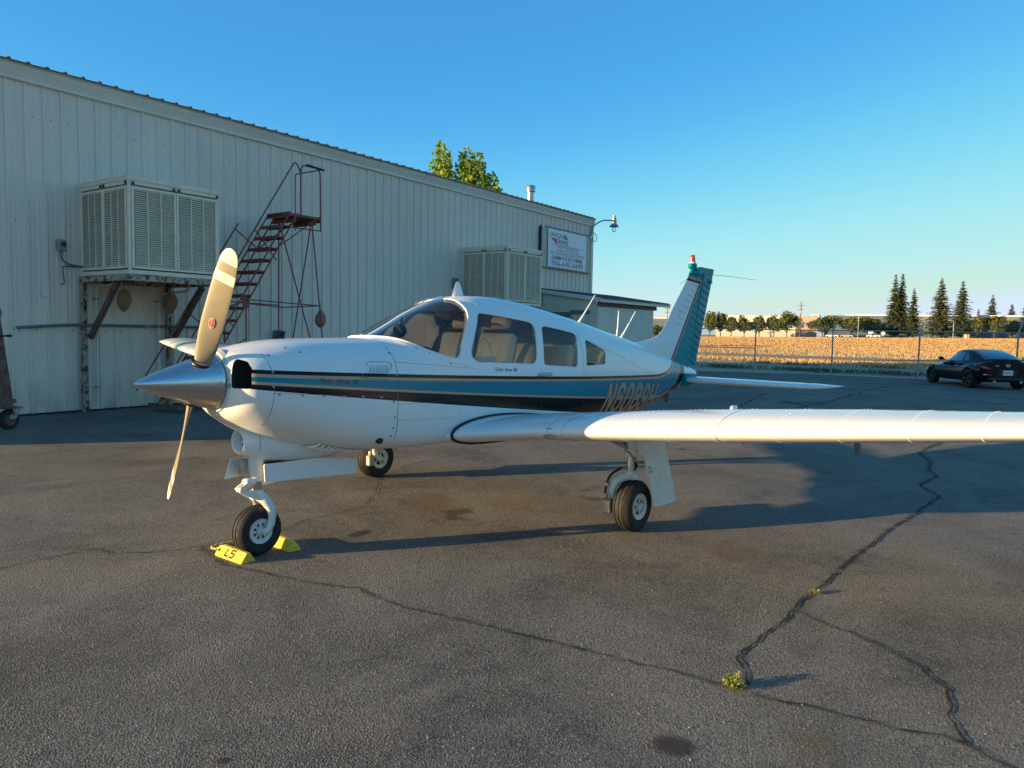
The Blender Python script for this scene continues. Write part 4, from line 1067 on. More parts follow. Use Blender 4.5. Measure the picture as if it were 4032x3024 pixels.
def blade(a, logo):
    piv = Matrix.Translation((-.435, 0, 1.268)) @ Matrix.Rotation(a, 4, 'X')
    b = MB(); rs = [.10, .15, .20, .26, .34, .45, .56, .67, .76, .83, .88, .915, .94, .955, .9645]; secs = []
    for r in rs:
        ch = float(interp([.10, .2, .34, .5, .7, .85, .92, .955, .965], [.085, .130, .158, .172, .168, .150, .118, .066, .012], r))
        th = float(interp([.10, .2, .34, .6, .965], [.075, .046, .026, .016, .006], r)); be = R(float(interp([.1, .3, .6, .965], [44, 36, 26, 20], r)))
        P = []; n = 20
        for k in range(n):
            t = 2 * math.pi * k / n; uu = math.cos(t) * ch / 2; tt = math.sin(t) * th / 2 * (1.0 if math.sin(t) < 0 else .35) * (1 + .25 * math.cos(t))
            P.append((-uu * math.sin(be) + tt * math.cos(be), uu * math.cos(be) + tt * math.sin(be), r))
        secs.append(P)
    b.loft(secs); o = b.build('propeller_blade', M['prop'], PL, 50); o.matrix_local = piv
    c = MB(); c.lathe([(.074, .12), (.073, .156), (.060, .158)], 24); q = c.build('blade_gap_shade', M['black'], o, 40)  # black collar added as the shaded gap where the blade leaves the spinner
    if logo:
        r, be = .445, R(30); d = .0140
        Mx = Matrix.Translation((-math.cos(be) * d, -math.sin(be) * d, r)) @ Matrix(((-math.sin(be), 0, -math.cos(be), 0), (math.cos(be), 0, -math.sin(be), 0), (0, 1, 0, 0), (0, 0, 0, 1)))
        for nm, k, mt, h in (('badge_rim', 1.0, 'plate', 0), ('badge', .86, 'badge', .0012)):
            c = MB(); c.add([(.023 * k * math.cos(t), .036 * k * math.sin(t), h) for t in [2 * math.pi * i / 28 for i in range(28)]], [tuple(range(28))], 0, Mx); c.build(nm, M[mt], o)
        me = text_mesh('HARTZELL', .0135, 0, 0, 'CENTER'); me.transform(Mx @ Matrix.Translation((.006, 0, .0024)) @ Matrix.Rotation(R(90), 4, 'Z')); link('lettering', me, M['plate'], o)
M['badge'] = simple('red_orange_badge', (.62, .10, .02), .35, var=.25, nscale=30)
blade(R(27.5), True); blade(R(207.5), False)

# landing light housing under the chin
def ell(x, cz, hw, hh, n=36, e=2.2): return [(x, math.copysign(abs(math.cos(t)) ** (2 / e), math.cos(t)) * hw, cz + math.copysign(abs(math.sin(t)) ** (2 / e), math.sin(t)) * hh) for t in [2 * math.pi * (k + .5) / n for k in range(n)]]
b = MB(); b.loft([ell(-.055, .832, .060, .060, e=2), ell(-.13, .832, .070, .070, e=2), ell(-.146, .832, .074, .074, e=2), ell(-.150, .832, .080, .080, e=2), ell(-.142, .832, .088, .088, e=2), ell(-.10, .83, .104, .105), ell(-.04, .826, .124, .120), ell(.06, .822, .160, .150), ell(.20, .818, .198, .163), ell(.42, .806, .215, .158), ell(.65, .79, .195, .130), ell(.90, .78, .18, .10)])
hl = b.build('landing_light_housing', M['white'], PL, 50)
XL = Matrix.Translation((-.075, 0, .832)) @ Matrix.Scale(.92, 4) @ Matrix.Rotation(R(-90), 4, 'Y')
b = MB(); b.lathe([(0, -.02), (.03, -.014), (.055, .004), (.062, .012), (.066, .012), (.066, .004)], 24, 0, XL); b.build('reflector', M['chrome'], hl, 40)
b = MB(); b.lathe([(0, .022), (.04, .018), (.063, .010)], 24, 0, XL); b.build('lamp_glass', M['lens'], hl, 60)
b = MB(); b.lathe([(.016, 0), (.014, .005), (0, .006)], 10, 0, Matrix.Translation((-.075, -.06, .925)) @ Matrix.Rotation(R(35), 4, 'X')); b.build('screw', M['galv'], hl)
b = MB(); b.tube([(-.045, y, z) for y, z in [(.1235 * math.cos(t), .826 + .1195 * math.sin(t)) for t in [2 * math.pi * i / 32 for i in range(32)]]], .0025, 4, closed=True); b.build('seam', M['bluepipe'], hl)
# slotted vent low on the cowl
def belly(x, y):
    zt, zb, hw, zc, nt, nb = fsec(x); return zc - (zc - zb) * max(0, 1 - (abs(y) / hw) ** nb) ** (1 / nb)
VA, VB, VC, VD = Vector((.235, -.205)), Vector((.285, -.345)), Vector((.735, -.31)), Vector((.70, -.215))
def vpt(u, w_, out): q = VA.lerp(VD, u).lerp(VB.lerp(VC, u), w_); return (q.x, q.y - out * .6, belly(q.x, q.y) - out)
v = MB(); v.add([vpt(u / 12, w_ / 4, .003) for u in range(13) for w_ in range(5)], [(5 * u + w_, 5 * u + w_ + 1, 5 * u + w_ + 6, 5 * u + w_ + 5) for u in range(12) for w_ in range(4)]); vo = v.build('vent_plate', M['white_old'], PL, 60)
for i in range(10):
    t = (i + .6) / 10.4; q = MB(); q.tube([vpt(t, w_, o_) for w_, o_ in ((.06, .002), (.25, .010), (.5, .013), (.75, .010), (.94, .002))], [.004, .010, .012, .010, .004], 6); q.build('louvre', M['white'], vo, 60)

# ------------------------------------------------------------------ wings
def naca(n, t, camber=.02):
    xs = [(1 - math.cos(math.pi * i / n)) / 2 for i in range(n + 1)]
    def yt(x): return 5 * t * (.2969 * math.sqrt(x) - .126 * x - .3516 * x * x + .2843 * x ** 3 - .1036 * x ** 4)
    def yc(x): return camber / .16 * (.8 * x - x * x) if x < .4 else camber / .36 * (.2 + .8 * x - x * x)
    return [(x, yc(x) + yt(x)) for x in xs[::-1]] + [(x, yc(x) - yt(x)) for x in xs[1:-1]]
def wing(sy, slope, z0):
    def LE(y): return float(interp([.50, .56, .80, 1.15, 3.2, 5.2, 5.42], [1.36, 1.40, 1.59, 1.745, 1.755, 1.83, 1.86], y))
    def TE(y): return float(interp([.4, 3.2, 5.2, 5.42], [3.42, 3.36, 2.93, 2.89], y))
    def TH(y): return float(interp([.4, .6, 1.2, 2.4, 3.2, 4.4, 5.2, 5.33, 5.40, 5.44], [.108, .110, .130, .142, .132, .112, .112, .106, .085, .04], y))
    def sec(y, n=26):
        a, c = LE(y), TE(y) - LE(y); inc = R(-2.0); P = []
        for u, w_ in naca(n, TH(y)): P.append((a + c * (u * math.cos(inc) - w_ * math.sin(inc) * -1), sy * y, z0 + slope * y + c * (w_ * math.cos(inc) + u * math.sin(inc))))
        return P
    ys = [.50, .53, .56, .64, .72, .8, .9, 1.0, 1.15, 1.4, 1.8, 2.2, 2.6, 3.0, 3.4, 3.8, 4.2, 4.6, 5.0, 5.2, 5.27, 5.33, 5.37, 5.40, 5.42, 5.437]
    b = MB(); b.loft([sec(y) for y in ys]); w = b.build('wing', M['wing'], PL, 40)
    b = MB(); P = [Vector(p) for p in sec(.575)]; c = Vector((sum(p.x for p in P) / len(P), P[0].y, sum(p.z for p in P) / len(P)))
    k = [i for i in range(len(P)) if P[i].x < 2.75]
    b.tube([P[i] + Vector((-.004, 0, .004 if P[i].z > c.z else -.004)) for i in k], .013, 6); b.build('root_seal', M['black'], w, 60)
    b = MB()
    for y in ([1.95, 2.30, 2.66, 2.71, 3.08, 3.46, 3.84, 4.2] if sy < 0 else [4.2, 4.6, 4.75]):
        Q = [Vector(p) for p in sec(y, 60)]
        for i, p in enumerate(Q):
            if i % 2: continue
            if p.x < LE(y) + .75 and abs(p.x - LE(y)) > .012:
                nn = (Q[(i + 1) % len(Q)] - Q[i - 1]); nrm = Vector((nn.z, 0, -nn.x)); 
                if nrm.z * (1 if i < len(Q) / 2 else -1) < 0: nrm = -nrm
                dome(b, p, .0055, nrm)
    for j in range(120):
        y = 1.9 + j * .026
        if sy < 0:
            S_ = sec(y); q_ = min((p for p in S_[len(S_) // 2:]), key=lambda p: abs(p[0] - LE(y) - .30)); dome(b, q_, .0045, (0, 0, -1))
    b.build('rivets', M['white'], w, kind='stuff')
    b = MB(); P = sec(1.42, 40); b.tube([p for p in P if p[0] < LE(1.42) + .5][::1], .002, 4); P = sec(2.685, 40); b.tube([p for p in P if p[0] < LE(2.685) + .9], .0016, 4); P = sec(1.28, 40); b.tube([p for p in P if p[0] < LE(1.28) + .5], .002, 4)
    if sy < 0: b.build('panel_seams', M['galv'], w, kind='stuff')
    return w, sec, LE
wp, wsec, wLE = wing(-1, .096, .733)
wing(1, .125, .735)
b = MB(); y = 1.30; b.lathe([(0, .008), (.03, .006), (.045, .0)], 16, 0, Matrix.Translation((wLE(y) + .012, -y, .735 + .086 * y + .0)) @ Matrix.Scale(1.6, 4, (0, 1, 0)) @ Matrix.Rotation(R(-90), 4, 'Y')); b.build('inlet_cap', M['galv'], wp, 60)
b = MB(); b.prism([(2.50, 1.0), (2.62, 1.0), (2.64, .84), (2.585, .84)], .022, 'y', -3.36); b.build('pitot_mast', M['bluepipe'], wp)
b = MB(); b.tube([(2.42, -2.6, .80 + .02 * math.cos(t) - .015, ) if False else (2.42 + .018 * math.sin(t), -2.6, .868 + .026 * math.cos(t)) for t in [2 * math.pi * i / 14 for i in range(14)]], .005, 5, closed=True); b.build('tie_down_ring', M['galv'], wp, 60)
b = MB(); b.box((2.62, -2.43, 1.052), (.16, .10, .012), 0, None, .004); b.box((2.62, -2.43, 1.078), (.10, .03, .05), 0, None, .012); b.build('fuel_cap_vent', M['white'], wp, 50)
b = MB(); b.prism([(2.28, .72), (2.34, .72), (2.33, .64), (2.29, .64)], .03, 'y', -.40); b.build('drain_mast', M['white_old'], PL)

# ------------------------------------------------------------------ tail
FZ = [1.18, 1.45, 1.53, 1.557, 1.604, 1.742, 1.99, 2.373, 2.53, 2.60]; FL = [4.7, 4.95, 5.2, 5.45, 5.70, 5.93, 6.14, 6.50, 6.62, 6.68]
def finle(z): return float(interp(FZ, FL, z))
def hinge(z): return 6.565 + .303 * (z - 1.25)
def finth(z): return .125 - .045 * (z - 1.2)
b = MB(); secs = []
for z in [1.16, 1.3, 1.42, 1.5, 1.53, 1.55, 1.565, 1.58, 1.6, 1.63, 1.68, 1.74, 1.82, 1.9, 2.0, 2.1, 2.2, 2.3, 2.4, 2.46, 2.49, 2.50]:
    a, h = finle(z), hinge(z); th = finth(z); P = []; n = 16; q = []
    for i in range(n + 1):
        u = (1 - math.cos(math.pi * i / n)) / 2; x = a + (h - a) * u
        # thickness: round nose, fullest two thirds aft
        y = th / 2 * min(1, (max(0, x - a) / .45) ** .55) * (1 - .22 * max(0, (x - (h - .35)) / .35))
        q.append((x, y))
    P = [(x, y, z) for x, y in q] + [(x, -y, z) for x, y in q[::-1][:-1]]
    secs.append(P)
b.loft(secs); fin = b.build('fin', M['fin'], PL, 45)
b = MB()                                                            # fin tip with beacon base
b.loft([[(x + (finle(z) + hinge(z)) / 2 - .0, y, z) for x, y in [((hinge(z) - finle(z)) / 2 * math.cos(t) * k, .045 * math.sin(t) * ky) for t in [2 * math.pi * i / 20 for i in range(20)]]] for z, k, ky in ((2.47, 1.02, 1.0), (2.50, .97, 1.05), (2.53, .86, 1.08))] + [[(6.665 + .085 * math.cos(t), .052 * math.sin(t), z) for t in [2 * math.pi * i / 20 for i in range(20)]] for z in (2.56, 2.60, 2.615)])
b.build('fin_tip', M['teal'], PL, 45)
b = MB(); b.lathe([(.045, 2.612), (.044, 2.63), (.040, 2.635)], 20, 0, Matrix.Translation((6.66, 0, 0))); bc = b.build('beacon_base', M['white'], PL, 40)
b = MB(); b.lathe([(.041, 2.632), (.040, 2.66), (.036, 2.664), (.035, 2.69), (.032, 2.694), (.030, 2.722), (.028, 2.732), (0, 2.734)], 20, 0, Matrix.Translation((6.66, 0, 0))); b.build('beacon', M['red'], PL, 30)
def te(z): return 6.83 + .36 * (z - 1.19)
b = MB(); b.loft([[(hinge(z) + .02, .038, z), (hinge(z) + .008, .015, z), (hinge(z) + .008, -.015, z), (hinge(z) + .02, -.038, z), (te(z), -.004, z), (te(z), .004, z)] for z in (1.21, 1.5, 1.9, 2.3, 2.492)])
b.loft([[(x0 + .03, .036, z), (x0, .012, z), (x0, -.012, z), (x0 + .03, -.036, z), (te(z), -.004, z), (te(z), .004, z)] for z, x0 in ((2.496, 6.86), (2.51, 6.80), (2.575, 6.81), (2.582, 6.83))])
rud = b.build('rudder', M['teal'], PL, 30)
for i in range(13):
    z = 1.30 + i * .0895
    h = hinge(z); q = MB()
    def rib(q, x0, z0, w0, x1, z1, w1, t=.009):
        q.add([(x0, -w0, z0 - t), (x0, w0, z0 - t), (x0, w0, z0 + t), (x0, -w0, z0 + t), (x1, -w1, z1 - t), (x1, w1, z1 - t), (x1, w1, z1 + t), (x1, -w1, z1 + t)], [(0, 1, 2, 3), (7, 6, 5, 4), (0, 4, 5, 1), (1, 5, 6, 2), (2, 6, 7, 3), (3, 7, 4, 0)])
    fh = finth(z) / 2; xa = max(h - .46, finle(z + .11) + .16); rib(q, xa, z + .01 + .29 * (h - .03 - xa), fh * .90, h - .03, z + .010, fh * .80 + .008); q.build('stiffener', M['fin'], fin)
    q = MB(); x0, x1 = h + .05, te(z) - .05; L_ = te(z) - h - .02
    rib(q, x0, z - .015, .004 + .034 * (te(z) - x0) / L_ + .011, x1, z - .065, .004 + .034 * (te(z) - x1) / L_ + .010); q.build('stiffener', M['teal'], rud)
b = MB(); b.tube([(6.78, -.06, 2.50), (6.86, -.09, 2.482), (7.2, -.30, 2.467), (7.62, -.52, 2.435)], [.004, .004, .003, .002], 6); b.tube([(6.78, .06, 2.50), (6.86, .09, 2.475), (7.5, .62, 2.40)], .003, 6); b.tube([(6.72, -.05, 2.49), (7.12, -.09, 2.39)], .003, 5); b.build('whisker_aerial', M['bluepipe'], fin, 60)
b = MB(); b.lathe([(0, -.10), (.03, -.07), (.045, 0), (.03, .05), (0, .06)], 14, 0, Matrix.Translation((7.17, 0, 2.40)) @ Matrix.Rotation(R(90), 4, 'Y')); b.build('tail_light_fairing', M['teal'], rud, 50)
b = MB(); b.lathe([(.03, 0), (.028, .02), (0, .035)], 12, 0, Matrix.Translation((7.225, 0, 2.40)) @ Matrix.Rotation(R(90), 4, 'Y')); b.build('tail_light', M['lens'], rud, 50)
# stabilator
for sy in (-1, 1):
    b = MB(); secs = []
    for y, le, te_, th in ((.03, 6.31, 7.05, .12), (.6, 6.31, 7.05, .115), (1.2, 6.31, 7.05, .11), (1.72, 6.31, 7.05, .105), (1.80, 6.36, 7.05, .10), (1.88, 6.52, 7.05, .085), (1.94, 6.78, 7.045, .06), (1.965, 6.97, 7.04, .02)):
        secs.append([(le + (te_ - le) * u, sy * y, 1.03 + (te_ - le) * w_ * th / .12) for u, w_ in naca(18, .12, 0)])
    b.loft(secs); s_ = b.build('stabilator', M['wing'], PL, 45)
    b = MB(); b.tube([p for p in [(6.315 + .74 * u, sy * 1.70, 1.03 + .74 * w_ * .89) for u, w_ in naca(24, .12, 0)] if p[0] < 6.9], .002, 4); b.build('tip_seam', M['galv'], s_)
b = MB(); b.prism([(6.28, 1.10), (6.34, 1.12), (6.6, 1.10), (6.6, .99), (6.34, .95), (6.27, .98)], .30, 'y', -.15); b.build('stabilator_fairing', M['teal'], PL)
b = MB(); b.prism([(5.93, .86), (6.07, .88), (6.05, .74), (6.01, .735)], .03, 'y', -.015); q = b.build('tail_skid', M['black'], PL)
b = MB(); b.tube([(6.03 + .02 * math.sin(t), 0, .775 + .025 * math.cos(t)) for t in [2 * math.pi * i / 12 for i in range(12)]], .007, 5, closed=True); b.build('tie_down_ring', M['steel'], q, 60)
# aerials on the spine
def zt(x): return float(interp(FX, [r[1] for r in FS], x))
b = MB(); b.loft([[(1.985, .018, zt(2.0) - .01), (1.965, 0, zt(2.0) - .01), (1.985, -.018, zt(2.0) - .01), (2.11, -.018, zt(2.1) - .01), (2.13, 0, zt(2.1) - .01), (2.11, .018, zt(2.1) - .01)], [(2.03, .010, 2.07), (2.02, 0, 2.07), (2.03, -.010, 2.07), (2.065, -.010, 2.07), (2.075, 0, 2.07), (2.065, .010, 2.07)], [(2.04, .004, 2.085), (2.035, 0, 2.085), (2.04, -.004, 2.085), (2.055, -.004, 2.085), (2.06, 0, 2.085), (2.055, .004, 2.085)]]); b.build('blade_aerial', M['white'], PL, 40)
for x, L, y in ((3.96, .33, 0), (4.86, .34, 0)):
    b = MB(); p = Vector((x, y, zt(x) - .01)); b.tube([p, p + Vector((.10, 0, .10)), p + Vector((.33, 0, .34))], [.022, .011, .006], 8); b.build('whip_aerial', M['white'], PL, 60)
b = MB(); b.tube([(4.95, .12, zt(4.95) - .03), (4.95, .10, 1.70), (4.90, .06, 1.915)], [.012, .009, .005], 8); b.build('whip_aerial', M['white'], PL, 60)
b = MB(); b.tube([(4.0, -.46, .74), (6.35, -.05, 1.02)], .0022, 4); b.build('aerial_wire', M['steel'], PL)

# lettering
def skin_text(body, x0, z0, w, h, mat, shear=0.0, slope=0.0, out=.003, space=1.0, sq=0):
    me = text_mesh(body, 1.0, shear, 0, 'LEFT', space, sq); bm = bmesh.new(); bm.from_mesh(me)
    bmesh.ops.triangulate(bm, faces=bm.faces)
    mn = [min(v.co[i] for v in bm.verts) for i in (0, 1)]; mx = [max(v.co[i] for v in bm.verts) for i in (0, 1)]
    for _ in range(2):
        bmesh.ops.subdivide_edges(bm, edges=[e for e in bm.edges if e.calc_length() > .12], cuts=1)
        bmesh.ops.triangulate(bm, faces=bm.faces)
    for v in bm.verts:
        u, t = (v.co.x - mn[0]) / (mx[0] - mn[0]), (v.co.y - mn[1]) / (mx[1] - mn[1]); x = x0 + u * w; z = z0 + t * h + slope * (x - x0)
        v.co = (x, -(side_y(x, z) + out), z)
    bm.to_mesh(me); bm.free(); return link('lettering', me, mat, fus)
def block_letters(body, x0, z0, w, h, slant, slope, mat):
    """octagonal block capitals, drawn as strokes laid on the skin"""
    c = .28
    oct_ = [(c, 0), (1 - c, 0), (1, c * .6), (1, 1 - c * .6), (1 - c, 1), (c, 1), (0, 1 - c * .6), (0, c * .6)]
    S = {'N': [[(0, 0), (0, 1), (1, 0), (1, 1)]], 'H': [[(0, 0), (0, 1)], [(1, 0), (1, 1)], [(0, .5), (1, .5)]], '0': [oct_ + [oct_[0]]],
         '6': [[(1, .78), (1, .85), (1 - c, 1), (c, 1), (0, .83), (0, .17), (c, 0), (1 - c, 0), (1, .17), (1, .40), (1 - c, .54), (0, .54)]],
         '9': [[(0, .22), (0, .15), (c, 0), (1 - c, 0), (1, .17), (1, .83), (1 - c, 1), (c, 1), (0, .83), (0, .60), (c, .46), (1, .46)]],
         '8': [[(c, .53), (0, .68), (0, .85), (c, 1), (1 - c, 1), (1, .85), (1, .68), (1 - c, .53), (c, .53), (0, .38), (0, .15), (c, 0), (1 - c, 0), (1, .15), (1, .38), (1 - c, .53)]]}
    n = len(body); adv = w / n; lw = adv * .60; sw = adv * .235
    for i, ch in enumerate(body):
        b = MB()
        for st in S[ch]:
            for a, d in zip(st[:-1], st[1:]):
                ax, az = a[0] * lw, a[1] * h; dx, dz = d[0] * lw, d[1] * h
                L = math.hypot(dx - ax, dz - az); ux, uz = (dx - ax) / L, (dz - az) / L; e = sw * .30; nx_, nz_ = -uz * sw / 2, ux * sw / 2
                k = max(2, int(L / .04)); V = []
                for q in range(k + 1):
                    t = -e + (L + 2 * e) * q / k
                    for s_ in (-1, 0, 1):
                        px, pz = ax + ux * t + nx_ * s_, az + uz * t + nz_ * s_
                        x = x0 + i * adv + px + slant * pz; z = z0 + pz + slope * (x - x0); V.append((x, -(side_y(x, z) + .0035 + .0003 * (hash((i, a, d)) % 5)), z))
                b.add(V, [(3 * q + s_, 3 * q + s_ + 1, 3 * q + s_ + 4, 3 * q + s_ + 3) for q in range(k) for s_ in (0, 1)])
        b.build('lettering', mat, fus)
M['gold2'] = simple('tan_lettering', (.46, .28, .18), .35, var=.05)
block_letters('N6089H', 3.84, .800, 1.52, .29, .42, -.055, M['gold2'])
def script(x0, z0, w, h, slope):
    skin_text('Turbo', x0, z0, w * .36, h, M['ink'], .35, slope, .0035); skin_text('Arrow', x0 + w * .43, z0 + slope * w * .43, w * .36, h * .98, M['ink'], .35, slope, .0035); skin_text('III', x0 + w * .86, z0 + slope * w * .86, w * .14, h * .98, M['ink'], .1, slope, .0035)
script(1.945, 1.298, .29, .032, -.045)
xo = .195
for off, m in ((.0, 'ink'),):
    skin_text('Turbo', xo, 1.262, .115, .036, M['gold'], .35, -.06, .0032, 1, .02); skin_text('Arrow', xo + .13, 1.254, .115, .035, M['gold'], .35, -.06, .0032, 1, .02); skin_text('III', xo + .262, 1.247, .045, .035, M['gold'], .1, -.06, .0032, 1, .02)
script(xo + .001, 1.263, .305, .033, -.06)

# ------------------------------------------------------------------ landing gear
def tyre_mesh(r, w, groove):
    b = MB(); h = w / 2; pr = [(r * .47, -h * .62), (r * .55, -h * .86), (r * .72, -h), (r * .86, -h * .93), (r * .95, -h * .72), (r * .982, -h * .52)]
    for g in groove: pr += [(r * .995, (g - .10) * h), (r * .965, (g - .05) * h), (r * .965, (g + .05) * h), (r * .995, (g + .10) * h)]
    pr += [(r * .982, h * .52), (r * .95, h * .72), (r * .86, h * .93), (r * .72, h), (r * .55, h * .86), (r * .47, h * .62)]
    b.lathe(pr, 48, 0, Matrix.Rotation(R(90), 4, 'X')); return b
def wheel(name, loc, r, w, groove, rr, spokes, parent):
    b = MB(); X90 = Matrix.Rotation(R(90), 4, 'X'); h = w / 2
    wl = bpy.data.objects.new(name, None); COL.objects.link(wl); wl.parent = parent; wl.location = loc
    tyre_mesh(r, w, groove).build('tyre', M['rubber'], wl, 30)
    b = MB()
    for s in (-1, 1):
        b.lathe([(r * .52, s * h * .70), (r * .50, s * h * .92), (rr, s * h * .86), (rr * .72, s * h * .80), (rr * .70, s * h * .55)], 32, 0, X90)
        b.lathe([(rr * .36, s * h * .55), (rr * .36, s * h * .98), (rr * .25, s * h * 1.08), (0, s * h * 1.08)], 20, 0, X90)
        for i in range(spokes):
            a = 2 * math.pi * i / spokes; b.bar((rr * .34 * math.cos(a), s * h * .68, rr * .34 * math.sin(a)), (rr * .74 * math.cos(a), s * h * .68, rr * .74 * math.sin(a)), rr * .22, .012, up=(0, 1, 0))
            a += .3; b.lathe([(.005, 0), (.005, .006), (0, .008)], 6, 0, Matrix.Translation((rr * .9 * math.cos(a), s * h * .86, rr * .9 * math.sin(a))) @ Matrix.Rotation(R(90) * s, 4, 'X'))
    b.build('rim', M['white_old'], wl, 40)
    b = MB(); b.lathe([(0, -h * .45), (rr * .95, -h * .45), (rr * .95, h * .45), (0, h * .45)], 24, 0, X90); b.build('brake_or_shade_disc', M['dark'], wl, 30)  # dark disc behind the spokes, painted shade for the rim holes
    return wl
wheel('nose_wheel', (.0, 0, .178), .180, .135, (-.28, .28), .082, 8, PL)
for sy in (-1, 1): wheel('main_wheel', (2.475, sy * 1.64, .214), .216, .165, (-.42, 0, .42), .098, 5, PL)
g = MB(); g.lathe([(.062, .74), (.058, .62), (.050, .575), (.056, .57), (.056, .54), (.045, .535)], 20); g.box((.03, 0, .68), (.13, .09, .16), 0, None, .02); gs = g.build('nose_strut', M['white_old'], PL, 40)
g = MB(); g.tube([(0, 0, .56), (0, 0, .43)], .035, 20); g.build('oleo_piston', M['steel'], gs, 50)
g = MB(); g.lathe([(.0, .478), (.048, .475), (.052, .44), (.05, .41), (0, .39)], 18)
for sy in (-1, 1): g.tube([(.005, sy * .015, .435), (.03, sy * .062, .405), (.055, sy * .088, .35), (.068, sy * .093, .29), (.06, sy * .093, .23), (.035, sy * .092, .19), (.0, sy * .091, .176)], [.042, .040, .034, .029, .026, .024, .024], 12)
g.tube([(0, -.105, .178), (0, .105, .178)], .016, 10); g.build('fork', M['white_old'], gs, 60)
g = MB()
for sy in (-1, 1):
    g.bar((-.035, sy * .035, .545), (-.135, sy * .018, .495), .018, .034); g.bar((-.135, sy * .018, .49), (-.03, sy * .04, .425), .018, .034)
g.tube([(-.138, -.035, .492), (-.138, .035, .492)], .013, 8); g.box((-.06, 0, .54), (.08, .08, .05), 0, None, .01); g.tube([(-.03, -.06, .424), (-.03, .06, .424)], .012, 8); g.build('torque_link', M['white_old'], gs, 50)
g = MB(); g.tube([(.01, -.045, .520), (.16, -.045, .525)], .018, 12); g.build('shimmy_damper', M['white_old'], gs, 50)
g = MB(); g.tube([(.15, -.045, .525), (.21, -.045, .528)], .009, 8); g.tube([(.20, -.06, .528), (.20, -.03, .528)], .011, 8); g.build('damper_rod', M['chrome'], gs, 50)
for sy in (-1, 1):
    g = MB(); g.prism(rounded([(-.02, .675), (-.012, .548), (.0, .545), (.795, .505), (.80, .62), (.45, .668)], .015, 3), .010, 'y', sy * .125 - .005); q = g.build('nose_gear_door', M['white'], PL)
    g = MB(); g.box((.42, sy * .118, .60), (.012, .008, .10)); g.build('door_rod', M['steel'], q)
g = MB(); g.prism([(-.14, .70), (-.19, .56), (-.03, .57), (.0, .70)], .010, 'y', .10); g.prism([(-.12, .70), (-.11, .59), (-.08, .59), (-.06, .70)], .03, 'y', .02, 1); g.build('gear_link_plate', [M['white_old'], M['galv']], PL)
g = MB(); g.box((.30, 0, .672), (.56, .20, .010)); g.build('gear_well_shade', M['dark'], PL)  # flat plate coloured dark as the shade of the open well
for sy in (-1, 1):
    y = lambda v: sy * v
    g = MB(); g.tube([(2.50, y(1.60), .86), (2.50, y(1.60), .66)], [.055, .045], 14); g.lathe([(.056, .665), (.058, .64), (.05, .62)], 16, 0, Matrix.Translation((2.50, y(1.60), 0))); ms = g.build('main_strut', M['white_old'], PL, 50)
    g = MB(); g.tube([(2.50, y(1.60), .66), (2.50, y(1.60), .47)], .032, 16); g.build('oleo_piston', M['chrome'], ms, 50)
    g = MB(); g.lathe([(0, .50), (.044, .50), (.05, .485), (.05, .44), (.042, .42), (0, .415)], 16, 0, Matrix.Translation((2.50, y(1.60), 0)))
    g.tube([(2.49, y(1.585), .455), (2.42, y(1.55), .44), (2.36, y(1.525), .40), (2.345, y(1.515), .33), (2.37, y(1.51), .26), (2.44, y(1.515), .215)], [.046, .044, .038, .033, .03, .03], 12); g.tube([(2.475, y(1.49), .214), (2.475, y(1.60), .214)], .024, 10); g.tube([(2.47, y(1.66), .455), (2.54, y(1.62), .455)], .022, 10); g.build('axle_arm', M['white_old'], ms, 60)
    g = MB(); g.tube(elbow([(2.44, y(1.54), .52), (2.33, y(1.50), .47), (2.29, y(1.49), .36), (2.27, y(1.50), .27)], .06), .011, 8); g.build('brake_hose', M['black'], ms, 60)
    g = MB(); g.box((2.285, y(1.52), .22), (.05, .07, .12), 0, None, .01); g.box((2.30, y(1.50), .40), (.03, .03, .025)); g.box((2.275, y(1.50), .30), (.02, .03, .05)); g.build('brake_caliper', M['steel'], ms)
    g = MB(); g.bar((2.56, y(1.59), .60), (2.60, y(1.59), .53), .03, .015); g.bar((2.60, y(1.59), .53), (2.54, y(1.59), .46), .03, .015); g.build('torque_link', M['black'], ms)
    g = MB(); rg = random.Random(8)
    for i in range(7): g.tube([(2.26 + .04 * i, y(1.52 + .02 * (i % 3)), .79 - .012 * i), (2.34 + .035 * i, y(1.55), .74 - .01 * i)], rg.uniform(.008, .018), 7)
    g.bar((2.22, y(1.50), .80), (2.47, y(1.59), .685), .025, .025); g.tube([(2.36, y(1.62), .69), (2.42, y(1.63), .66), (2.52, y(1.66), .56)], .006, 6); g.build('retract_linkage', M['galv'], ms)
    g = MB(); g.box((2.46, y(1.50), .833), (.62, .5, .012)); g.build('gear_well_shade', M['dark'], ms)  # dark sheet under the wing in place of the shaded well
    g = MB(); V = [(2.53, y(1.655), .80), (2.905, y(1.655), .80), (2.92, y(1.80), .205), (2.55, y(1.80), .215)]; V += [(a, c + sy * .012, d) for a, c, d in V]
    g.add(V, [(0, 1, 2, 3), (7, 6, 5, 4), (0, 4, 5, 1), (1, 5, 6, 2), (2, 6, 7, 3), (3, 7, 4, 0)]); q = g.build('main_gear_door', M['white_old'], PL)
    g = MB()
    for z in (.50, .535): dome(g, (2.575 - .0 * z, y(1.747 - (z - .5) * .24 - .008 + .012 if sy < 0 else 1.747), z), .012, (0, sy, 0))
    g.build('bolts', M['galv'], q, kind='stuff')

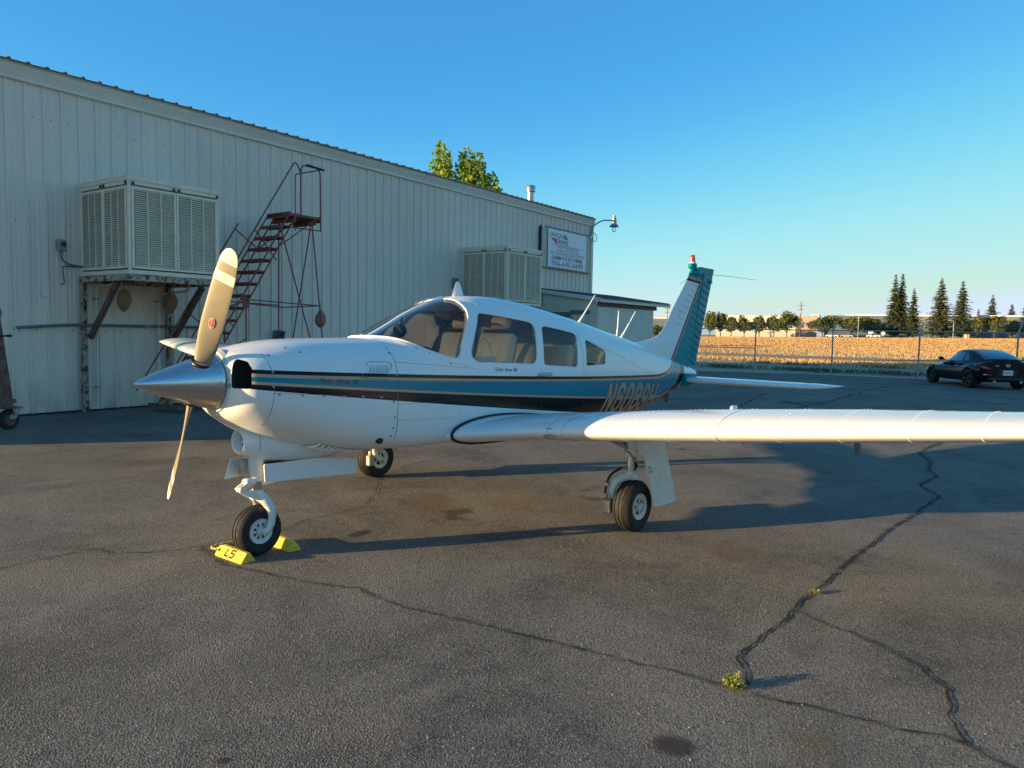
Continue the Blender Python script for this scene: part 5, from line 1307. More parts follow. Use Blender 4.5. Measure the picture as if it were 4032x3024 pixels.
# ------------------------------------------------------------------ wheel chocks
def chock(name, label, loc, rz, L, letters):
    t = thing(name, label, 'wheel chock', loc, rz, 'yellow wheel chocks at the nose wheel')
    b = MB(); secs = []
    for x, k in ((-L / 2, .62), (-L / 2 + .018, .86), (-L / 2 + .05, 1), (L / 2 - .004, 1), (L / 2, .985)):
        secs.append([(x, -.062 * k, .0), (x, -.056 * k, .006), (x, -.012 * k, .068 * k), (x, .012 * k, .068 * k), (x, .056 * k, .006), (x, .062 * k, .0)])
    b.loft(secs); b.build('block', M['yellow'], t, 25)
    b = MB(); b.lathe([(.011, 0), (.011, .003)], 10, 0, Matrix.Translation((-L / 2 + .05, -.0345, .0385)) @ Matrix.Rotation(R(54), 4, 'X'), True); b.build('rope_hole', M['ink'], t)
    if letters:
        nrm = Vector((0, -.082 + .006, -.0)).normalized(); up = Vector((0, .044, .062)).normalized(); ex = Vector((1, 0, 0)); nz = ex.cross(up)
        Mx = Matrix(((1, 0, nz.x, -.045), (0, up.y, nz.y, -.0485), (0, up.z, nz.z, .0165), (0, 0, 0, 1)))
        for st, dx in ((([(.0, .052), (0, 0), (.04, 0)]), 0), (([(.042, .052), (0, .052), (0, .028), (.042, .028), (.042, 0), (0, 0)]), .055)):
            c = MB()
            for a, d in zip(st[:-1], st[1:]):
                c.bar((a[0] + dx + .25 * a[1], a[1], .0015), (d[0] + dx + .25 * d[1], d[1], .0015), .011, .002)
            c.xf = None; q = c.build('lettering', M['ink'], t); q.matrix_local = Mx
    return t
chock('wheel_chock', 'bright yellow sunlit chock marked with two black letters before the nose wheel', (-.155, .045, .0), R(-88), .36, True)
chock('wheel_chock', 'plain yellow chock in the shade behind the nose wheel', (.245, .03, 0), R(88), .33, False)
t = thing('chock_rope', 'yellow rope tied to the sunlit chock beside the nose wheel', 'rope', (-.16, .2, 0))
b = MB(); P = elbow([(0, .0, .04), (-.02, .07, .02), (.0, .17, .012), (.10, .19, .012), (.22, .16, .015), (.36, .08, .02)], .05, 5)
b.tube([Vector(p) + Vector((0, 0, .004 * math.sin(i * 2))) for i, p in enumerate(P)], .008, 6); b.build('cord', M['rope'], t, 60)
# ------------------------------------------------------------------ chain link fence
def fence_x(y): return 31.3 + .079 * (9.1 - y)
ft = thing('chain_link_fence', 'long chain link fence with barbed wire arms along the field', 'fence', (0, 0, 0))
FY0, FY1 = 22.6, -28.0
posts = [9.1 - 3.37 * i for i in range(-4, 12)]
pb = MB(); pb.tube([(0, 0, 0), (0, 0, 1.97)], .034, 10); pb.tube([(0, 0, 1.95), (.02, -.02, 2.02), (.10, -.10, 2.28)], [.036, .03, .018], 8)
pme = pb.mesh('post', 50); pme.materials.append(M['galv'])
for y in posts:
    o = link('post', pme, None, ft); o.location = (fence_x(y), y, 0)
for i in range(len(posts) - 1):
    y0, y1 = posts[i], posts[i + 1]
    b = MB(); b.tube([(fence_x(y0), y0, 1.93), (fence_x(y1), y1, 1.93)], .024, 8); b.build('top_rail', M['galv'], ft, 50)
b = MB(); b.tube([(fence_x(9.1), 9.1, 1.06), (fence_x(12.47), 12.47, 1.05)], .022, 8); b.build('mid_rail', M['galv'], ft, 50)
b = MB(); b.tube([(fence_x(9.1), 9.1, 1.02), (fence_x(12.47), 12.47, .1)], .006, 5); b.build('brace_wire', M['galv'], ft)
b = MB()
for k in range(3):
    q = .35 + .3 * k
    P = [(fence_x(y) + .02 + .08 * q, y - .02 - .08 * q, 2.0 + .27 * q) for y in (posts[0], posts[-1])]
    b.tube(P, .005, 4)
    for i in range(300):
        y = posts[0] + (posts[-1] - posts[0]) * i / 300; x = fence_x(y) + .02 + .08 * q; z = 2.0 + .27 * q
        b.bar((x - .015, y - .02, z - .02), (x + .015, y - .02, z + .02), .004, .004)
b.build('barbed_wire', M['galv'], ft, kind='stuff')
b = MB(); h = 1.90; st = .083; V = []; F = []
n = int((FY0 - FY1) / st)
for i in range(n):
    for d in (-1, 1):
        y = FY0 - i * st; y2 = y + d * h * .92
        a, c = (fence_x(y) + .03 + .004 * d, y, .02), (fence_x(y2) + .03 + .004 * d, y2, h)
        k = len(V); w = .0065
        V += [(a[0], a[1] - w, a[2]), (a[0], a[1] + w, a[2]), (a[0] - w * 1.6, a[1], a[2]), (c[0], c[1] - w, c[2]), (c[0], c[1] + w, c[2]), (c[0] - w * 1.6, c[1], c[2])]
        F += [(k, k + 3, k + 5, k + 2), (k + 2, k + 5, k + 4, k + 1), (k + 1, k + 4, k + 3, k)]
me = bpy.data.meshes.new('wire_mesh'); me.from_pydata(V, [], F); link('wire_mesh', me, M['wire'], ft, kind='stuff')
b = MB(); yy = 15.9
M['slat'] = simple('brown_privacy_slat', (.055, .035, .028), .7, var=.2)
sb = MB(); sb.box((0, 0, .93), (.012, .075, 1.80)); sme = sb.mesh('privacy_slat'); sme.materials.append(M['slat'])
for i in range(52):
    y = 15.9 + i * .085; o = link('privacy_slat', sme, None, ft); o.location = (fence_x(y) + .055, y, 0)

# ------------------------------------------------------------------ black coupe
ct = thing('parked_car', 'black two door coupe parked in the shade by the fence', 'car', (27.37, -.91, 0), math.atan2(1.54, 2.17))
CX = [-.80, -.74, -.6, -.3, 0, .4, .8, 1.4, 1.9, 2.3, 2.65, 3.0, 3.25, 3.42, 3.50]
CT = [.90, .965, .965, .955, .945, .905, .87, .85, .84, .80, .765, .70, .62, .53, .44]
CW = [.70, .78, .835, .885, .905, .88, .85, .84, .855, .885, .895, .86, .78, .66, .50]
CB = [.40, .30, .24, .22, .20, .18, .17, .17, .17, .18, .20, .20, .20, .22, .26]
def csec(x, n=40):
    zt, hw, zb = (float(interp(CX, q, x)) for q in (CT, CW, CB)); zc = zb + (zt - zb) * .52; P = []
    for k in range(n):
        a = 2 * math.pi * (k + .5) / n; c, s_ = math.cos(a), math.sin(a); e = 3.0 if s_ > 0 else 4.0
        P.append((x, math.copysign(abs(c) ** (2 / e), c) * hw * (1 if s_ > 0 else 1 - .06 * abs(s_)), zc + math.copysign(abs(s_) ** (2 / e), s_) * ((zt - zc) if s_ > 0 else (zc - zb))))
    return P
cx_ = [-.80 + i * .09 for i in range(48)] + [3.50]
b = MB(); b.loft([csec(x) for x in cx_]); body = temp(b, [M['carpaint'], M['carblack']])
cuts = []
for x in (0, 2.65):
    for sy in (-1, 1):
        b = MB(); b.lathe([(0, -.2), (.375, -.2), (.375, .3), (0, .3)], 36, 1, Matrix.Translation((x, sy * .82, .335)) @ Matrix.Rotation(R(90), 4, 'X')); cuts.append(temp(b, [M['carpaint'], M['carblack']]))
me = cut(body, cuts); shade(me, 35); cb_ = link('body', me, None, ct)
GX = [-.62, -.45, -.2, .1, .4, .75, 1.05, 1.35, 1.65, 1.95, 2.2]; GZ = [.95, 1.03, 1.13, 1.225, 1.29, 1.32, 1.315, 1.26, 1.14, .98, .83]
GB = [.66, .70, .74, .77, .78, .78, .78, .775, .77, .75, .70]; GT = [.62, .60, .58, .57, .57, .57, .56, .55, .55, .58, .64]
def gsec(x, out=0):
    zr, wb, wt_ = (float(interp(GX, q, x)) for q in (GZ, GB, GT)); z0 = min(.80, zr - .05); P = []
    for k in range(15):
        t = k / 14
        if t < .55: u = t / .55; y = wb + (wt_ - wb) * u ** 1.15; z = z0 + (zr - .07 - z0) * u
        else:
            u = (t - .55) / .45; y = wt_ * math.cos(u * math.pi / 2) ** .75 if u < 1 else 0; z = zr - .07 + .07 * math.sin(u * math.pi / 2) ** .9
        P.append((x, y, z))
    return P
def gpt(x, y_frac_z): return None
b = MB(); b.loft([[(p[0], p[1], p[2]) for p in gsec(x)] + [(p[0], -p[1], p[2]) for p in gsec(x)[-2::-1]] for x in [-.62 + i * .094 for i in range(31)]]); b.build('roof', M['carpaint'], ct, 40)
def gside(x, z, sy, out=.006):
    S = gsec(x)
    for p, q in zip(S[:-1], S[1:]):
        if p[2] <= z <= q[2]: t = (z - p[2]) / max(1e-6, q[2] - p[2]); return (x, sy * (p[1] + (q[1] - p[1]) * t + out), z)
    return (x, sy * S[-1][1], z)
def gwin(name, poly, sy):
    b = MB(); b.add([gside(x, z, sy, .008) for x, z in poly], [tuple(range(len(poly)))]); return b.build(name, M['carglass'], ct)
M['carwin'] = simple('dark_reflective_car_glass', (.018, .022, .03), .06, var=.1, coat=1.0)
def grid_win(name, pts, mat):
    nu, nv = len(pts[0]), len(pts); b = MB(); b.add([p for r in pts for p in r], [(j * nu + i, j * nu + i + 1, (j + 1) * nu + i + 1, (j + 1) * nu + i) for j in range(nv - 1) for i in range(nu - 1)]); return b.build(name, mat, ct, 60)
def lerp(a, c, t): return a + (c - a) * t
for sy in (-1, 1):
    rows = [[gside(lerp(.66, 2.0 - 0, i / 10), lerp(.90, min(1.215, float(interp(GX, GZ, lerp(.66, 2.0, i / 10))) - .10), j / 5), sy, .007) for i in range(11)] for j in range(6)]
    grid_win('side_window', rows, M['carwin'])
    rows = [[gside(lerp(.28, .58, i / 5), lerp(.93, lerp(1.02, 1.20, i / 5), j / 3), sy, .007) for i in range(6)] for j in range(4)]
    grid_win('quarter_window', rows, M['carwin'])
def back(x, v, out=.007):
    S = gsec(x); p = S[-1]; k = 8 + 6 * (1 - abs(v)); i = int(min(13, k)); t = k - i; a, c = S[i], S[min(14, i + 1)]
    return (x - out * .5, math.copysign(lerp(a[1], c[1], t), v) if abs(v) > 1e-6 else 0, lerp(a[2], c[2], t) + out)
rows = [[back(lerp(-.50, .22, j / 8), lerp(-.93, .93, i / 14)) for i in range(15)] for j in range(9)]; grid_win('rear_window', rows, M['carwin'])
rows = [[back(lerp(1.38, 2.05, j / 6), lerp(-.93, .93, i / 14)) for i in range(15)] for j in range(7)]; grid_win('windscreen', rows, M['carwin'])
def bside(x, z, out=.0):
    zt, hw, zb = (float(interp(CX, q, x)) for q in (CT, CW, CB)); zc = zb + (zt - zb) * .52
    t, e = ((z - zc) / (zt - zc), 3.0) if z > zc else ((zc - z) / (zc - zb), 4.0); return hw * max(0, 1 - min(1, abs(t)) ** e) ** (1 / e) + out
for sy in (-1, 1):
    def rear(y, z):                                              # x of the tail skin at this y and z
        lo, hi = -.80, .2
        for _ in range(24):
            m_ = (lo + hi) / 2
            if bside(m_, z) > y: hi = m_
            else: lo = m_
        return hi
    top = [(.905, .845), (.86, .835), (.78, .81), (.70, .77), (.62, .735), (.52, .69)]; bot = [(.895, .80), (.85, .77), (.77, .715), (.69, .685), (.61, .672), (.54, .668)]
    b = MB(); V = []
    for (ya, za), (yb, zb_) in zip(top, bot):
        for q in (0, .5, 1):
            y_, z_ = lerp(ya, yb, q), lerp(za, zb_, q); y_ = min(y_, max(bside(-.30, z_), .5)); V.append((rear(y_ - .002, z_) - .012 - (.008 if q == .5 else 0), sy * (y_ + .008), z_))
    b.add(V, [(3 * i + j, 3 * i + j + 1, 3 * i + j + 4, 3 * i + j + 3) for i in range(5) for j in range(2)]); b.build('tail_lamp', M['tail'], ct, 50)
    b = MB(); b.tube([(1.02, sy * (bside(1.02, .70) + .012), .70), (.98, sy * (bside(.98, .80) + .018), .80), (.93, sy * (bside(.93, .86) + .008), .86)], [.012, .02, .014], 8); b.build('door_handle', M['chrome'], ct, 50)
    b = MB(); b.box((1.78, sy * .93, .95), (.14, .20, .12), 0, None, .05); b.bar((1.72, sy * .80, .90), (1.76, sy * .88, .93), .04, .03); b.build('wing_mirror', M['carpaint'], ct, 40)
    b = MB(); b.box((-.775, sy * .62, .495), (.05, .26, .035), 0, Matrix.Identity(4), .01); b.build('reversing_lamp', M['plate'], ct)
    b = MB(); b.tube([(-.70, sy * .42, .27), (-.84, sy * .42, .265)], .045, 14); b.build('exhaust_pipe', M['steel'], ct, 50)
    b = MB(); b.tube([(.55 + i * .1, sy * (bside(.55 + i * .1, .24) + .003), .235) for i in range(16)], .012, 6); b.build('side_sill', M['carblack'], ct, 50)
b = MB(); b.box((-.815, 0, .56), (.012, .32, .165), 0, None, .004); pl = b.build('number_plate', M['plate'], ct)
me = text_mesh('8WJK221', .085, 0, 0, 'CENTER'); me.transform(Matrix.Translation((-.8225, 0, .532)) @ Matrix(((0, 0, -1, 0), (-1, 0, 0, 0), (0, 1, 0, 0), (0, 0, 0, 1)))); link('lettering', me, M['ink'], pl)
b = MB(); b.box((-.79, 0, .56), (.03, .62, .22), 0, None, .01); b.build('plate_recess', M['carblack'], ct)
b = MB(); b.tube([(-.80, .055 * math.cos(t), .80 + .045 * math.sin(t)) for t in [2 * math.pi * i / 20 for i in range(20)]], .009, 6, closed=True); b.box((-.80, 0, .80), (.012, .15, .022)); b.build('emblem', M['chrome'], ct, 50)
b = MB(); b.box((-.802, .34, .79), (.008, .12, .016)); b.build('model_badge', M['chrome'], ct)
b = MB(); b.box((-.72, 0, .36), (.20, 1.2, .16), 0, None, .04); b.build('rear_valance', M['carblack'], ct, 40)
b = MB(); b.tube([(-.72, .70 * math.sin(t), .975 + .004 * math.cos(t)) for t in [-1.25 + i * .125 for i in range(21)]], .014, 6); b.build('boot_lip', M['carpaint'], ct, 50)
for x in (0, 2.65):
    for sy in (-1, 1):
        wl = bpy.data.objects.new('wheel', None); COL.objects.link(wl); wl.parent = ct; wl.location = (x, sy * .78, .325)
        b = MB(); b.lathe([(.225, -.10), (.27, -.115), (.315, -.105), (.328, -.07), (.328, .07), (.315, .105), (.27, .115), (.225, .10)], 36, 0, Matrix.Rotation(R(90), 4, 'X')); b.build('tyre', M['rubber'], wl, 35)
        b = MB(); b.lathe([(.235, -.10), (.222, -.10), (.215, -.05), (.215, .05), (.222, .10), (.235, .10)], 32, 0, Matrix.Rotation(R(90), 4, 'X'))
        for i in range(5):
            for da in (-.14, .14):
                a = 2 * math.pi * i / 5 + da; b.bar((.03 * math.cos(a), sy * .07, .03 * math.sin(a)), (.222 * math.cos(a), sy * .09, .222 * math.sin(a)), .03, .02, up=(0, 1, 0))
        b.lathe([(0, .0), (.05, .0), (.055, -.03), (0, -.03)], 14, 0, Matrix.Translation((0, sy * .085, 0)) @ Matrix.Rotation(R(-90 * sy), 4, 'X')); b.build('rim', M['steel'] if False else M['carblack'], wl, 40)
        b = MB(); b.lathe([(.05, -.01), (.16, -.01), (.16, .01), (.05, .01)], 28, 0, Matrix.Rotation(R(90), 4, 'X')); b.build('brake_or_shade_disc', M['galv'], wl, 40)

# ------------------------------------------------------------------ vegetation
def quad_cloud(pts, size, rg, flat=.0, tri=False):
    V = []; F = []
    for p in pts:
        s = size * rg.uniform(.6, 1.3); n = Vector((rg.gauss(0, 1), rg.gauss(0, 1), rg.gauss(0, 1) + flat)).normalized()
        u = n.orthogonal().normalized(); u = (Matrix.Rotation(rg.uniform(0, 6.28), 3, n) @ u); w_ = n.cross(u); k = len(V); p = Vector(p)
        V += [p - u * s * .5 - w_ * s * .2, p + u * s * .1 - w_ * s * .5, p + u * s * .55, p + w_ * s * .5 + u * s * .05]; F.append((k, k + 1, k + 2, k + 3))
    return V, F
def mesh_of(name, V, F, mat):
    me = bpy.data.meshes.new(name); me.from_pydata([tuple(v) for v in V], [], F); me.materials.append(mat); return me
def tree(name, label, x, y, h, trunk_r, clumps, leaf, nleaf, mat, seed, group=None, z=None, limb=True):
    """clumps = [(dx, dy, z, rx, rz)]"""
    rg = random.Random(seed); t = thing(name, label, 'tree', (x, y, field_z(x, y) if z is None else z), 0, group)
    P = []
    tot = sum(c[3] ** 2 * c[4] for c in clumps)
    for (dx, dy, cz, rx, rz) in clumps:
        for _ in range(int(nleaf * rx * rx * rz / tot)):
            a = rg.uniform(0, 6.283); c = rg.uniform(-1, 1); r = rg.random() ** .38; s_ = math.sqrt(1 - c * c)
            k = 1 + .22 * math.sin(3 * a + seed) * s_
            P.append((dx + rx * k * r * s_ * math.cos(a), dy + rx * k * r * s_ * math.sin(a), cz + rz * r * c))
    V, F = quad_cloud(P, leaf, rg, .4)
    link('crown', mesh_of('crown', V, F, mat), None, t)
    b = MB(); zt_ = max(c[2] for c in clumps); b.tube([(0, 0, -.1), (.03, .02, zt_ * .3), (-.05, .04, zt_ * .65), (0, 0, zt_)], [trunk_r, trunk_r * .8, trunk_r * .5, trunk_r * .15], 8)
    if limb:
        for (dx, dy, cz, rx, rz) in clumps: b.tube([(0, 0, cz * .35), (dx * .5, dy * .5, cz * .7), (dx, dy, cz)], [trunk_r * .45, trunk_r * .3, trunk_r * .1], 6)
    b.build('trunk', M['bark'], t, 60); return t
def conifer(label, x, y, h, w, seed, forks=1, z=None, group='tall conifers beyond the field'):
    rg = random.Random(seed); t = thing('conifer_tree', label, 'tree', (x, y, field_z(x, y) if z is None else z), 0, group); V = []; F = []
    stems = [(0, 0, h)] if forks == 1 else [(-.9, .9, h * .985), (.9, -.9, h)]
    nl = int(h * 2.9)
    for (sx, sy_, hh) in stems:
        for i in range(nl):
            u = (i + rg.random()) / nl; zz = hh * (.05 + .95 * u); rad = w * 1.0 * ((1 - u) ** .92) * (.72 + .28 * math.sin(i * 2.1 + seed)) * (.72 if forks > 1 else 1) + .16
            nb = max(6, int(14 * (1 - u) + 6))
            for k in range(nb):
                a = rg.uniform(0, 6.283); L = rad * rg.uniform(.65, 1.15); dr = rg.uniform(.10, .42)
                for q in range(4 + int(L * 2.6)):
                    f = (q + rg.random()) / (4 + int(L * 2.6)); p = Vector((sx * min(1, 2 * u + .3) + L * f * math.cos(a), sy_ * min(1, 2 * u + .3) + L * f * math.sin(a), zz + .25 * L * f - dr * L * f * f + rg.uniform(-.12, .12)))
                    s_ = rg.uniform(.6, 1.15) * (1.0 - .3 * f) * min(1.0, .45 + rad * .35); d = Vector((math.cos(a + rg.uniform(-.7, .7)), math.sin(a + rg.uniform(-.7, .7)), rg.uniform(-.5, .1))).normalized(); n = d.cross(Vector((rg.uniform(-.5, .5), rg.uniform(-.5, .5), 1))).normalized()
                    b_ = len(V); V += [p - n * s_ * .36, p + n * s_ * .36, p + d * s_ + Vector((0, 0, -.1 * s_))]; F.append((b_, b_ + 1, b_ + 2))
    link('crown', mesh_of('crown', V, F, M['needle']), None, t)
    b = MB()
    for (sx, sy_, hh) in stems: b.tube([(0, 0, -.2), (sx * .4, sy_ * .4, hh * .15), (sx, sy_, hh * .5), (sx, sy_, hh)], [.38, .32, .2, .03], 8)
    b.build('trunk', M['bark'], t, 60)
# tree behind the hangar: tall upright spires of leaves
tree('sweetgum_tree', 'leafy green tree with upright spires rising behind the hangar roof', 30.3, 27.0, 13, .22,
     [(-.8, 1.0, 9.6, .80, 3.3), (-1.5, 1.5, 8.5, .85, 2.5), (.15, -.05, 9.6, .78, 3.0), (.6, -.6, 9.2, .72, 3.1), (1.1, -1.1, 8.4, .95, 2.8), (1.75, -1.6, 7.8, .75, 2.2), (2.3, -2.2, 7.0, .6, 1.6), (0, 0, 7.3, 1.9, 2.6)],   .21, 21000, M['leaf'], 7, None, 0.0)
conifer('tall conifer with a forked twin top, left of the other conifers', 291, 63.6, 22.8, 7.0, 11, 2)
conifer('short dark conifer close beside the twin topped conifer', 290.3, 58.4, 17.2, 4.2, 12)
conifer('tall full conifer standing between the two fence posts above the car', 291.9, 50.3, 20.7, 6.6, 13)
conifer('tall dark conifer above the roof of the black coupe', 293, 44.1, 19.6, 6.0, 14)
conifer('very small thin conifer far behind the black coupe', 412, 56.9, 14.3, 2.4, 15)
conifer('pale open conifer behind the bushy trees above the coupe', 393.4, 49, 19.8, 6.4, 16)
conifer('pale conifer second from the right frame edge', 394.3, 41.7, 15.6, 5.4, 17)
conifer('conifer cut off by the right frame edge', 375, 34.8, 14.8, 5.0, 18)
def bushy(label, x, y, w, h, seed, z=None, leaf=.55, n=1700, stem=None):
    rg = random.Random(seed * 7 + 1); cl = []; stem = h * .17 if stem is None else stem
    for i in range(9):
        a = rg.uniform(0, 6.283); k = rg.uniform(.12, .44) * w; top = rg.uniform(.58, 1.05) * (1 - .3 * k / (.44 * w)); rz = (h - stem) * rg.uniform(.13, .26)
        cl.append((k * math.cos(a), k * math.sin(a), stem + (h - stem) * top - rz, w * rg.uniform(.13, .24), rz))
    for i in range(2): cl.append((rg.uniform(-.1, .1) * w, rg.uniform(-.1, .1) * w, stem + (h - stem) * rg.uniform(.3, .55), w * .27, (h - stem) * .30))
    return tree('broadleaf_tree', label, x, y, h, .20, cl, leaf, n, M['leaf2'], seed, 'round trees beyond the field', z)
for i, (lab, x, y, w, h) in enumerate([
 ('first small round tree right of the rudder', 268.1, 123.6, 5.0, 9.2), ('second tree right of the rudder, narrow and crowded', 269.8, 120.1, 3.8, 8.6), ('third tree right of the rudder, before the white warehouse', 271.4, 116.5, 4.4, 7.1),
 ('fourth tree right of the rudder, low and round', 273.3, 112.2, 5.0, 7.4), ('fifth tree right of the rudder, by the leftmost fence post', 275.3, 107.2, 5.3, 7.1), ('sixth tree right of the rudder, in the row', 277.2, 102.3, 5.6, 7.3),
 ('tallest round tree, just left of the wooden utility pole', 277, 97.4, 6.6, 9.2), ('hidden grey green tree behind the utility pole', 309.3, 101.7, 4.4, 6.4), ('broad round tree just right of the utility pole', 273.3, 83.4, 9.4, 7.2),
 ('broad tree left of the street lamp', 275.9, 74.7, 7.4, 7.0), ('broad tree right of the street lamp', 284.0, 70.9, 6.4, 6.8), ('low dark tree left of the twin topped conifer', 297.7, 70.7, 4.6, 5.4),
 ('bushy tree right of the dark conifer above the coupe', 293.8, 39.4, 6.6, 6.5), ('widest bushy tree above the back of the coupe', 294.4, 34.5, 6.8, 7.2), ('bushy tree near the right frame edge', 305, 30.6, 5.4, 5.8)]):
    bushy(lab, x, y, w * 1.38, h * 1.24, 30 + i, None, .55, int(430 * w))
for i, (lab, x, y, w, h) in enumerate([('green bush between the shed and the tail fin, left one', 92.4, 51.2, 4.2, 3.5), ('green bush between the shed and the tail fin, right one', 93.6, 47.6, 4.6, 3.6)]):
    bushy(lab, x, y, w, h, 60 + i, 0, .3, 2600, .3)

def blades(name, label, mat, spots, rg, kind='stuff'):
    """spots = [(x, y, z, height, width)] thin bent blades"""
    V = []; F = []
    for (x, y, z, h, w) in spots:
        a = rg.uniform(0, 6.283); lx, ly = rg.gauss(0, .28) * h, rg.gauss(0, .28) * h; k = len(V); cx, cy = math.cos(a) * w / 2, math.sin(a) * w / 2
        V += [(x - cx, y - cy, z), (x + cx, y + cy, z), (x + lx * .45 + cx * .7, y + ly * .45 + cy * .7, z + h * .6), (x + lx * .45 - cx * .7, y + ly * .45 - cy * .7, z + h * .6), (x + lx, y + ly, z + h)]
        F += [(k, k + 1, k + 2, k + 3), (k + 3, k + 2, k + 4)]
    me = bpy.data.meshes.new(name); me.from_pydata(V, [], F); o = link(name, me, mat); o['kind'] = kind; o['label'] = label; return o
rg = random.Random(77)
sp = []
for i in range(170000):
    d = 40 + 225 * rg.random() ** 1.35; a = R(rg.uniform(-2, 31)); x, y = -3 + d * math.cos(a), -4.9 + d * math.sin(a)
    if x < 41.5 + .3 * max(0, y - 8) or 51.5 < x < 63 or (x < 46 and rg.random() < .75): continue
    s = d / 75; hh = .55 + .45 * math.sin(x * .21 + 2 * math.sin(y * .11)) * math.sin(y * .17 + x * .05); sp.append((x, y, field_z(x, y), rg.uniform(.06, .19) * (.6 + .6 * hh), rg.uniform(.03, .06) * max(1, s)))
blades('dry_grass', 'tall golden dry grass standing in the field', M['straw'], sp, rg)
sp = []
for i in range(5200):
    y = rg.uniform(-20, 60); x = rg.gauss(72 - .15 * (y - 10), 3.5); sp.append((x, y, 0, rg.uniform(.15, .42), rg.uniform(.04, .09)))
for i in range(2600):
    y = rg.uniform(-20, 22); x = fence_x(y) + rg.gauss(4.2, 2.6)
    if x > fence_x(y) - .3: sp.append((x, y, 0, rg.uniform(.05, .22), rg.uniform(.02, .05)))
blades('dry_weeds', 'dull dry weeds along the fence and across the field', M['drystem'], sp, rg)
sp = []
for (x, y, n, r) in [(34.0, 7.9, 300, .8), (33.6, 6.6, 160, .5), (34.6, 4.6, 260, .7), (34.2, 3.4, 180, .5), (41.5, 13, 120, .5), (41, 10.5, 120, .6), (42, 6.2, 150, .8), (35, -2.5, 400, .9), (33.5, 11.2, 300, .7), (35, 1.2, 260, .6)]:
    for i in range(n): sp.append((x + rg.gauss(0, r * .7), y + rg.gauss(0, r), 0, rg.uniform(.06, .22), rg.uniform(.03, .08)))
blades('green_weeds', 'dark green weeds growing along the fence', M['weed'], sp, rg)
def tuft(label, x, y, n, h, r, seed):
    rg = random.Random(seed); t = thing('weed', label, 'weed', (x, y, .004), 0, 'weeds growing in the asphalt cracks'); V = []; F = []
    for i in range(n):
        a = rg.uniform(0, 6.283); d = rg.random() ** .7 * r; hh = h * (1 - .55 * (d / r) ** 2) * rg.uniform(.5, 1.1); cx, cy = d * math.cos(a), d * math.sin(a); lx, ly = cx * .5 + rg.gauss(0, .01), cy * .5 + rg.gauss(0, .01)
        for q in range(5):
            u = q / 5; p = Vector((cx * .5 + lx * u, cy * .5 + ly * u, hh * u)); b_ = rg.uniform(0, 6.283); L = rg.uniform(.010, .022); w_ = L * .28
            e = Vector((math.cos(b_), math.sin(b_), rg.uniform(.2, 1.1))).normalized(); s_ = e.cross(Vector((0, 0, 1))).normalized(); k = len(V)
            V += [p, p + e * L * .5 + s_ * w_, p + e * L, p + e * L * .5 - s_ * w_]; F.append((k, k + 1, k + 2, k + 3))
    link('leaves', mesh_of('leaves', V, F, M['brightweed']), None, t, kind='stuff')
    b = MB()
    for i in range(10): a = rg.uniform(0, 6.28); b.tube([(0, 0, -.01), (r * .3 * math.cos(a), r * .3 * math.sin(a), h * .4), (r * .45 * math.cos(a), r * .45 * math.sin(a), h * .75)], .0018, 4)
    b.build('stems', M['brightweed'], t, kind='stuff')
tuft('larger yellow green weed where two cracks meet', .36, -3.46, 120, .066, .058, 5)
tuft('tiny yellow green weed halfway up the long crack', 1.95, -3.31, 24, .026, .030, 6)

# ------------------------------------------------------------------ far buildings, poles, cars
def slab(name, label, cat, p0, p1, depth, h, mat, z=0.0, base=None, band=None, doors=0, group='warehouses beyond the field'):
    d = Vector((p1[0] - p0[0], p1[1] - p0[1])); L = d.length; t = thing(name, label, cat, (p0[0], p0[1], z), math.atan2(d.y, d.x), group)
    b = MB(); b.box((L / 2, depth / 2, h / 2 - .5), (L, depth, h + 1.0)); b.build('wall', M[mat], t)
    b = MB(); b.box((L / 2, depth / 2, h + .25), (L + .4, depth + .4, .5)); b.build('roof_edge', M[band or mat], t)
    for i in range(doors):
        b = MB(); b.box((L * (i + .5) / doors, -.06, h * .28), (min(4.0, L / doors * .5), .12, h * .5)); b.build('loading_door', M['fdark'], t)
    for i in range(max(1, int(L / 9))):
        b = MB(); b.box((L * (i + 1) / (int(L / 9) + 1), -.08, h / 2), (.25, .16, h)); b.build('pilaster', M[mat], t)
    return t
slab('warehouse', 'long white warehouse behind the row of small round trees', 'warehouse', (306, 138), (318.3, 107.6), -14, 8.2, 'fwhite', 1.0, doors=5)
slab('warehouse', 'tan fronted building behind the utility pole', 'warehouse', (313, 107), (315.6, 99.4), -10, 8.0, 'ftan', 1.2, doors=1)
slab('warehouse', 'long blue grey warehouse left of the twin topped conifer', 'warehouse', (323.8, 99), (333.0, 77.5), -16, 8.3, 'fgrey', 1.4, band='fgrey', doors=4)
slab('warehouse', 'white roofed warehouse behind the conifers and the coupe', 'warehouse', (338, 92), (350, 8), -20, 8.6, 'fgrey', 1.6, band='fwhite', doors=9)
slab('warehouse', 'low flat roofed building between the shed and the tail fin', 'warehouse', (360, 206), (370, 185), -12, 6.6, 'fgrey', 3.0, band='fwhite', doors=2)
t = thing('roof_unit', 'square cream plant box on the roof of the tan building', 'roof unit', (318, 101.6, 9.6))
b = MB(); b.box((0, -1, .5), (2, 3.2, 1.0), 0, None, .05); b.build('box', M['fwhite'], t); b = MB(); b.box((-1.02, -1, .5), (.06, 2.4, .6)); b.build('grille', M['fgrey'], t)
